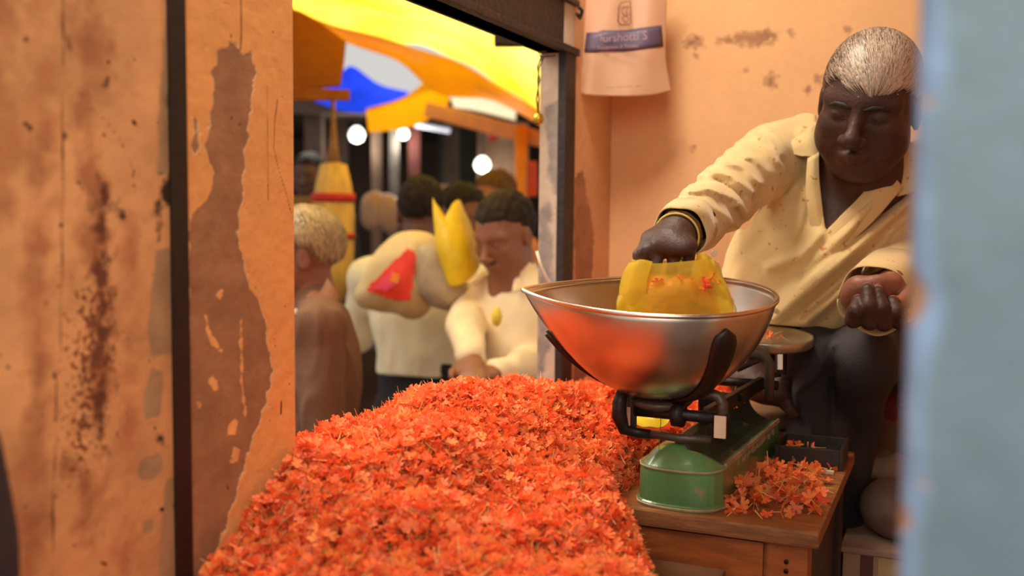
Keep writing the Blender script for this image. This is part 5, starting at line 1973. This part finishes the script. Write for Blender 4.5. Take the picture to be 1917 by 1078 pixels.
sb = [o for o in sk.children][0]
bpts = np.array([tuple(v.co) for v in sb.data.vertices]) + ORIG[sk.name]
wrap_patch([(765, 464), (780, 478), (768, 562), (740, 562), (688, 545), (690, 536), (725, 500)], bpts, 'red_print', mat('red_print_ink', lin(240, 62, 44), 0.5, var=0.1), sk)
wrap_patch([(716, 520), (736, 505), (746, 530), (724, 545), (700, 540)], bpts, 'pink_print', mat('pink_print_ink', lin(246, 80, 110), 0.5, var=0.1), sk, 0.006, 16)
wrap_patch([(733, 510), (748, 512), (746, 530), (731, 528)], bpts, 'orange_print', mat('orange_print_ink', lin(252, 140, 40), 0.5, var=0.1), sk, 0.008, 10)
soft('polythene_bundle', [(W(818, 510, 3.06), (0.058, 0.06, 0.10), rot(12)), (W(838, 545, 3.06), (0.065, 0.06, 0.055), None)], mat('grey_polythene', lin(196, 174, 142), 0.35, var=0.2, scale=9, trans=0.25, bump=0.3, bscale=30),
     'greyish white polythene bundle hanging next to the printed sack', 'bundle', 0.006)
G = bicubic([[W(812, 372, 3.02), W(818, 420, 3.0), W(824, 470, 2.98), W(846, 532, 2.98)], [W(832, 412, 3.0), W(838, 435, 2.97), W(844, 475, 2.95), W(856, 534, 2.96)],
             [W(852, 378, 3.03), W(862, 420, 3.0), W(870, 480, 2.96), W(868, 525, 2.97)], [W(860, 392, 3.06), W(878, 430, 3.05), W(892, 490, 3.02), W(880, 512, 3.0)]], 26, 30)
tag(MB().grid(G, 0.012).build('yellow_bag', mat('bright_yellow_bag', lin(248, 214, 40), 0.4, var=0.2, scale=14, trans=0.35, bump=0.2), None, True), 'bright yellow plastic bag standing up from the carried bundle', 'bag')
tag(MB().box(W(672, 522, 3.6), (0.06, 0.05, 0.06), SBX.T, 0.01).build('yellow_packet', mat('yellow_packet', lin(236, 196, 20), 0.5), None), 'small yellow packet behind the shoulder of the grey man', 'packet')

# ------------------------------------------------------------------ street: sheets, awning, hall
m_ty = mat('yellow_tarp', lin(255, 214, 40), 0.5, var=0.1, scale=1.3, trans=0.85, col2=lin(255, 248, 170), bump=0.15, bscale=4)  # paler mottling puts the white glare of sky gaps into the cloth colour
m_to = mat('ochre_tarp', lin(252, 206, 50), 0.5, var=0.2, scale=2, trans=0.62, bump=0.15, bscale=4)


def tarp(name, ctrl, m, label, nu=40, nv=40, amp=0.03, cat='tarpaulin'):
    G = bicubic([[W(*p) for p in r] for r in ctrl], nu, nv)
    Pn = G.reshape(-1, 3)
    G = G + (SU * (amp * snoise(Pn, 4, 1) + amp * 0.5 * snoise(Pn, 11, 2))[:, None]).reshape(G.shape)
    return tag(MB().grid(G, 0.003).build(name, m, None, True), label, cat)


tarp('tarpaulin', [[(300, -900, 2.0), (700, -900, 2.0), (1050, -860, 2.05), (1350, -700, 2.2)], [(480, -260, 3.0), (700, -260, 3.2), (900, -230, 3.2), (1150, -120, 3.2)], [(500, -80, 3.9), (700, -60, 4.0), (860, -40, 4.0), (1100, 30, 3.8)],  # first row, overhead and out of view, added to keep direct sun out
                   [(530, -20, 4.8), (690, 30, 4.8), (850, 60, 4.7), (1060, 150, 4.4)], [(520, 40, 5.6), (690, 85, 5.5), (840, 105, 5.4), (1050, 235, 5.0)]], m_ty, 'bright yellow tarpaulin stretched over the street')
tarp('tarpaulin', [[(520, 8, 4.5), (640, 52, 4.5), (760, 84, 4.5), (860, 118, 4.5), (960, 176, 4.5), (1060, 232, 4.5)], [(530, 22, 4.75), (640, 64, 4.75), (760, 102, 4.75), (860, 150, 4.75), (950, 188, 4.75), (1060, 250, 4.75)],
                   [(530, 36, 5.0), (640, 80, 5.0), (740, 118, 5.0), (820, 180, 5.0), (930, 196, 5.0), (1060, 262, 5.0)]], m_to, 'ochre hanging border along the yellow tarpaulin', amp=0.012)
tarp('tarpaulin', [[(684, 204, 5.3), (765, 176, 5.3), (835, 120, 5.3)], [(686, 214, 5.32), (760, 200, 5.32), (842, 180, 5.32)], [(690, 246, 5.35), (752, 240, 5.35), (832, 208, 5.35)]], m_to, 'ochre cloth corner drooping below the blue sheet', amp=0.012)
tarp('tarpaulin', [[(612, 158, 6.2), (640, 132, 6.2), (662, 122, 6.2), (710, 158, 6.2), (765, 174, 6.2)], [(600, 175, 6.0), (640, 165, 6.0), (670, 162, 6.0), (712, 178, 6.0), (763, 177, 6.0)], [(585, 190, 5.8), (630, 206, 5.8), (670, 210, 5.8), (708, 203, 5.8), (760, 181, 5.8)]],
     mat('blue_tarp', lin(0, 62, 235), 0.9, spec=0.05, var=0.15, trans=0.45), 'bright blue tarpaulin behind the brown awning', amp=0.01)
tarp('tarpaulin', [[(838, 172, 6.2), (900, 178, 6.2), (968, 196, 6.2)], [(845, 190, 6.1), (900, 198, 6.1), (966, 212, 6.1)], [(850, 205, 6.0), (905, 212, 6.0), (966, 226, 6.0)]],  # added pale sheet standing in for the bright sky gap over the beam
     mat('sky_gap_sheet', lin(250, 240, 215), 0.6, var=0.05, trans=0.8), 'pale sheet added in place of the bright sky gap above the slanting stall beam', amp=0.01)
aw = thing('awning', W(600, 190, 3.7), 'brown cloth awning at the upper left of the street', 'awning')
G = bicubic([[W(470, 10, 4.2), W(560, 20, 4.2), W(648, 78, 4.2)], [W(470, 80, 3.95), W(560, 90, 3.95), W(645, 110, 3.95)], [W(470, 160, 3.7), W(560, 165, 3.7), W(638, 160, 3.7)]], 16, 16)
MB().grid(G, 0.004).build('awning_cloth', mat('brown_awning', lin(120, 66, 20), 0.9, spec=0.05, var=0.12, trans=0.12), aw, True)
G = bicubic([[W(470, 160, 3.69), W(560, 163, 3.69), W(655, 168, 3.69)], [W(470, 188, 3.68), W(560, 188, 3.68), W(655, 188, 3.68)]], 6, 14)
MB().grid(G, 0.004).build('awning_valance', mat('awning_edge', lin(150, 86, 34), 0.9, spec=0.05, trans=0.15), aw, True)
# hanging cone bundle with red bands
lan = thing('hanging_bundle', W(624, 500, 3.9), 'hanging cone of yellow cloth with red bands on a cord', 'bundle')
lp = W(624, 300, 3.9)
sc_ = 3.9 / FPX
m_lan = mat('pale_yellow_cloth', lin(222, 178, 84), 0.7, var=0.25, scale=9, stretch=(6, 6, 0.4), bump=0.3)
yz = lambda py: W(624, py, 3.9)[2] - lp[2]
MB().lathe(lp, [(0, yz(560)), (34 * sc_, yz(560)), (38 * sc_, yz(500)), (39 * sc_, yz(440)), (39 * sc_, yz(380)), (34 * sc_, yz(345)), (25 * sc_, yz(308)), (10 * sc_, yz(304)), (0, yz(303))], 14).build('cone_cloth', m_lan, lan, True)
MB().lathe(lp, [(0, yz(306)), (14 * sc_, yz(304)), (8 * sc_, yz(270)), (5 * sc_, yz(230)), (4 * sc_, yz(170)), (0, yz(170))], 12).build('cord_bunch', mat('cord_bunch', lin(150, 108, 60), 0.8), lan, True)
for (p0, p1) in ((378, 362), (447, 436)):
    MB().lathe(lp, [(38 * sc_, yz(p0)), (41.0 * sc_, yz(p0)), (40.5 * sc_, yz(p1)), (37 * sc_, yz(p1))], 20).build('red_band', mat('red_band', lin(196, 36, 30), 0.7), lan, True)

# market hall beyond the street
m_dk = mat('hall_dark_wall', lin(92, 74, 62), 0.9, var=0.5, scale=1.5, bump=0.2)
hall = thing('market_hall', W(800, 600, 8.0) * np.array([1, 1, 0]) + np.array([0, 0, ZS]), 'dark open market hall across the street', 'building')
c0 = W(780, 300, 9.2)
hx, hy = CR.copy(), np.array([CF[0], CF[1], 0]) / np.linalg.norm(CF[:2])
hx = np.array([hy[1], -hy[0], 0])
hall_ax = [hx, hy, SU]
g = lambda px, d_, z: np.array([*(W(px, 400, d_)[:2]), z])
MB().box(g(760, 9.4, 0.45), (9.0, 0.2, 2.34), hall_ax).build('rear_wall', m_dk, hall)
MB().box(g(760, 8.1, 1.67), (9.0, 2.7, 0.10), hall_ax).build('roof_slab', m_dk, hall)
for s_, px in ((-1, 100), (1, 1500)):
    MB().box(g(px, 8.1, 0.45), (0.2, 2.5, 2.34), hall_ax).build('side_wall', m_dk, hall)
for px, d_, wd, cc in ((640, 7.3, 0.10, (70, 52, 44)), (706, 6.95, 0.07, (104, 82, 66)), (738, 6.9, 0.06, (110, 104, 96)), (776, 7.0, 0.08, (84, 34, 28)), (845, 7.4, 0.12, (86, 72, 60)), (590, 6.9, 0.12, (84, 66, 56))):
    MB().box(g(px, d_, (1.62 + ZS) / 2), (wd, wd, 1.62 - ZS), hall_ax, 0.005).build('post', mat('post_%d' % px, lin(*cc), 0.8), hall)
# stalls and goods in the hall
for i, (px, py, d_, w_, h_, cc, lab) in enumerate([(815, 368, 6.3, 0.22, 0.14, (146, 112, 66), 'tan carton on the stall in the hall'), (905, 372, 6.0, 0.16, 0.10, (120, 84, 50), 'brown carton beneath the lamp in the hall'),
                                                  (870, 300, 7.8, 0.4, 0.5, (66, 70, 62), 'grey green panel standing in the hall'), (942, 300, 6.8, 0.34, 0.5, (124, 96, 74), 'brown board standing beside the ochre post'),
                                                  (560, 395, 4.9, 0.14, 0.14, (140, 104, 44), 'ochre box at the far left of the street')]):
    tag(MB().box(W(px, py, d_), (w_, 0.12, h_), hall_ax, 0.012).build('carton' if h_ < 0.3 else 'panel_board', mat('goods_%d' % i, lin(*cc), 0.85, var=0.3), None), lab, 'carton' if h_ < 0.3 else 'panel')
tag(MB().box(g(760, 6.5, -0.28), (4.2, 0.8, 0.85), hall_ax, 0.02).build('stall_table', mat('stall_cloth', lin(70, 48, 36), 0.9, var=0.4, scale=4), None), 'long dark stall counter inside the hall', 'stall')
for i, (px, py, rr_3) in enumerate([(700, 400, 0.075), (728, 402, 0.065)]):
    soft('white_bag', [(W(px, py, 5.2), (rr_3, 0.07, 0.085), None), (W(px, py - 22, 5.2), (rr_3 * 0.6, 0.05, 0.05), None)], mat('dull_white_plastic', lin(170, 142, 122), 0.5, var=0.2, trans=0.2),
         ['pale plastic bag hanging right of the banded cone', 'second pale plastic bag hanging nearer the porter'][i], 'bag', 0.01, 16, 0.012)
tag(MB().lathe(W(922, 256, 6.0), [(0, -0.03), (0.025, -0.02), (0.03, 0), (0.02, 0.02), (0, 0.03)], 14).build('red_ornament', mat('red_ornament', lin(190, 50, 40), 0.6), None, True), 'small red ornament hanging in the hall', 'ornament')
tag(MB().box(W(996, 335, 4.6), (0.05, 0.03, 0.16), SBX.T, 0.01).build('red_cloth', mat('red_cloth_far', lin(176, 60, 40), 0.8), None), 'red cloth hanging by the ochre post', 'cloth')
# ochre post and slanting beam of the stall roof
st = thing('market_stall', W(978, 400, 4.9) * np.array([1, 1, 0]) + np.array([0, 0, ZS]), 'ochre post and slanting beam of a stall roof', 'stall')
MB().tube([W(975, 236, 4.9), W(977, 400, 4.88), W(979, 900, 4.75)], 0.032, 12).build('post', mat('ochre_post', lin(214, 132, 24), 0.6, var=0.15), st, True)
MB().box((W(800, 205, 5.2) + W(1040, 268, 4.9)) / 2, (np.linalg.norm(W(800, 205, 5.2) - W(1040, 268, 4.9)), 0.05, 0.075),
         frame(hy, nrm(np.cross(hy, nrm(W(800, 205, 5.2) - W(1040, 268, 4.9))))).T if False else [nrm(W(1040, 268, 4.9) - W(800, 205, 5.2)), nrm(np.cross(SU, nrm(W(1040, 268, 4.9) - W(800, 205, 5.2)))), nrm(np.cross(nrm(W(1040, 268, 4.9) - W(800, 205, 5.2)), np.cross(SU, nrm(W(1040, 268, 4.9) - W(800, 205, 5.2)))))], 0.01).build('beam', mat('beam_wood', lin(214, 150, 90), 0.6, var=0.15), st)
# lamps of the hall
for (px, py, d_, r_) in ((668, 252, 6.85, 0.055), (755, 250, 6.85, 0.040), (903, 308, 6.6, 0.054)):
    lm = thing('hanging_bulb', W(px, py, d_), {668: 'glowing bulb left of the ochre cloth corner', 755: 'smaller glowing bulb next to the strip lamp', 903: 'glowing bulb lowest in the hall above the crowd'}[px], 'lamp')
    MB().lathe(W(px, py, d_), [(0, -r_), (r_ * 0.7, -r_ * 0.75), (r_, -r_ * 0.1), (r_ * 0.8, r_ * 0.5), (r_ * 0.35, r_ * 0.95), (0, r_)], 16).build('bulb', mat('bulb_glow', lin(255, 250, 240), 0.4, emit=3.5), lm, True)
    MB().tube([W(px, py, d_) + SU * r_, np.array([*W(px, py, d_)[:2], 1.63])], 0.006, 6).build('flex', m_iron, lm)
    d = bpy.data.lights.new('bulb_light', 'POINT')
    d.energy = 5
    d.color = (1, 0.93, 0.8)
    d.shadow_soft_size = 0.06
    o = bpy.data.objects.new('bulb_light', d)
    C.objects.link(o)
    o.location = W(px, py + 18, d_ - 0.05)
tl = thing('strip_lamp', W(808, 240, 6.3), 'glowing strip lamp under the hall roof', 'lamp')
MB().tube([W(778, 234, 6.85), W(842, 246, 6.85)], 0.014, 10).build('tube', mat('tube_glow', lin(225, 230, 245), 0.4, emit=0.9), tl, True)
MB().tube([W(776, 228, 6.88), W(844, 240, 6.88)], 0.014, 6).build('lamp_holder', mat('holder', lin(150, 150, 150), 0.6), tl)
# dark bracket of the neighbouring roof
tag(MB().box(W(952, 68, 3.0), (0.085, 0.05, 0.055), SBX.T, 0.004).build('roof_bracket', m_iron, None), 'dark metal bracket under the lintel against the yellow sheet', 'bracket')
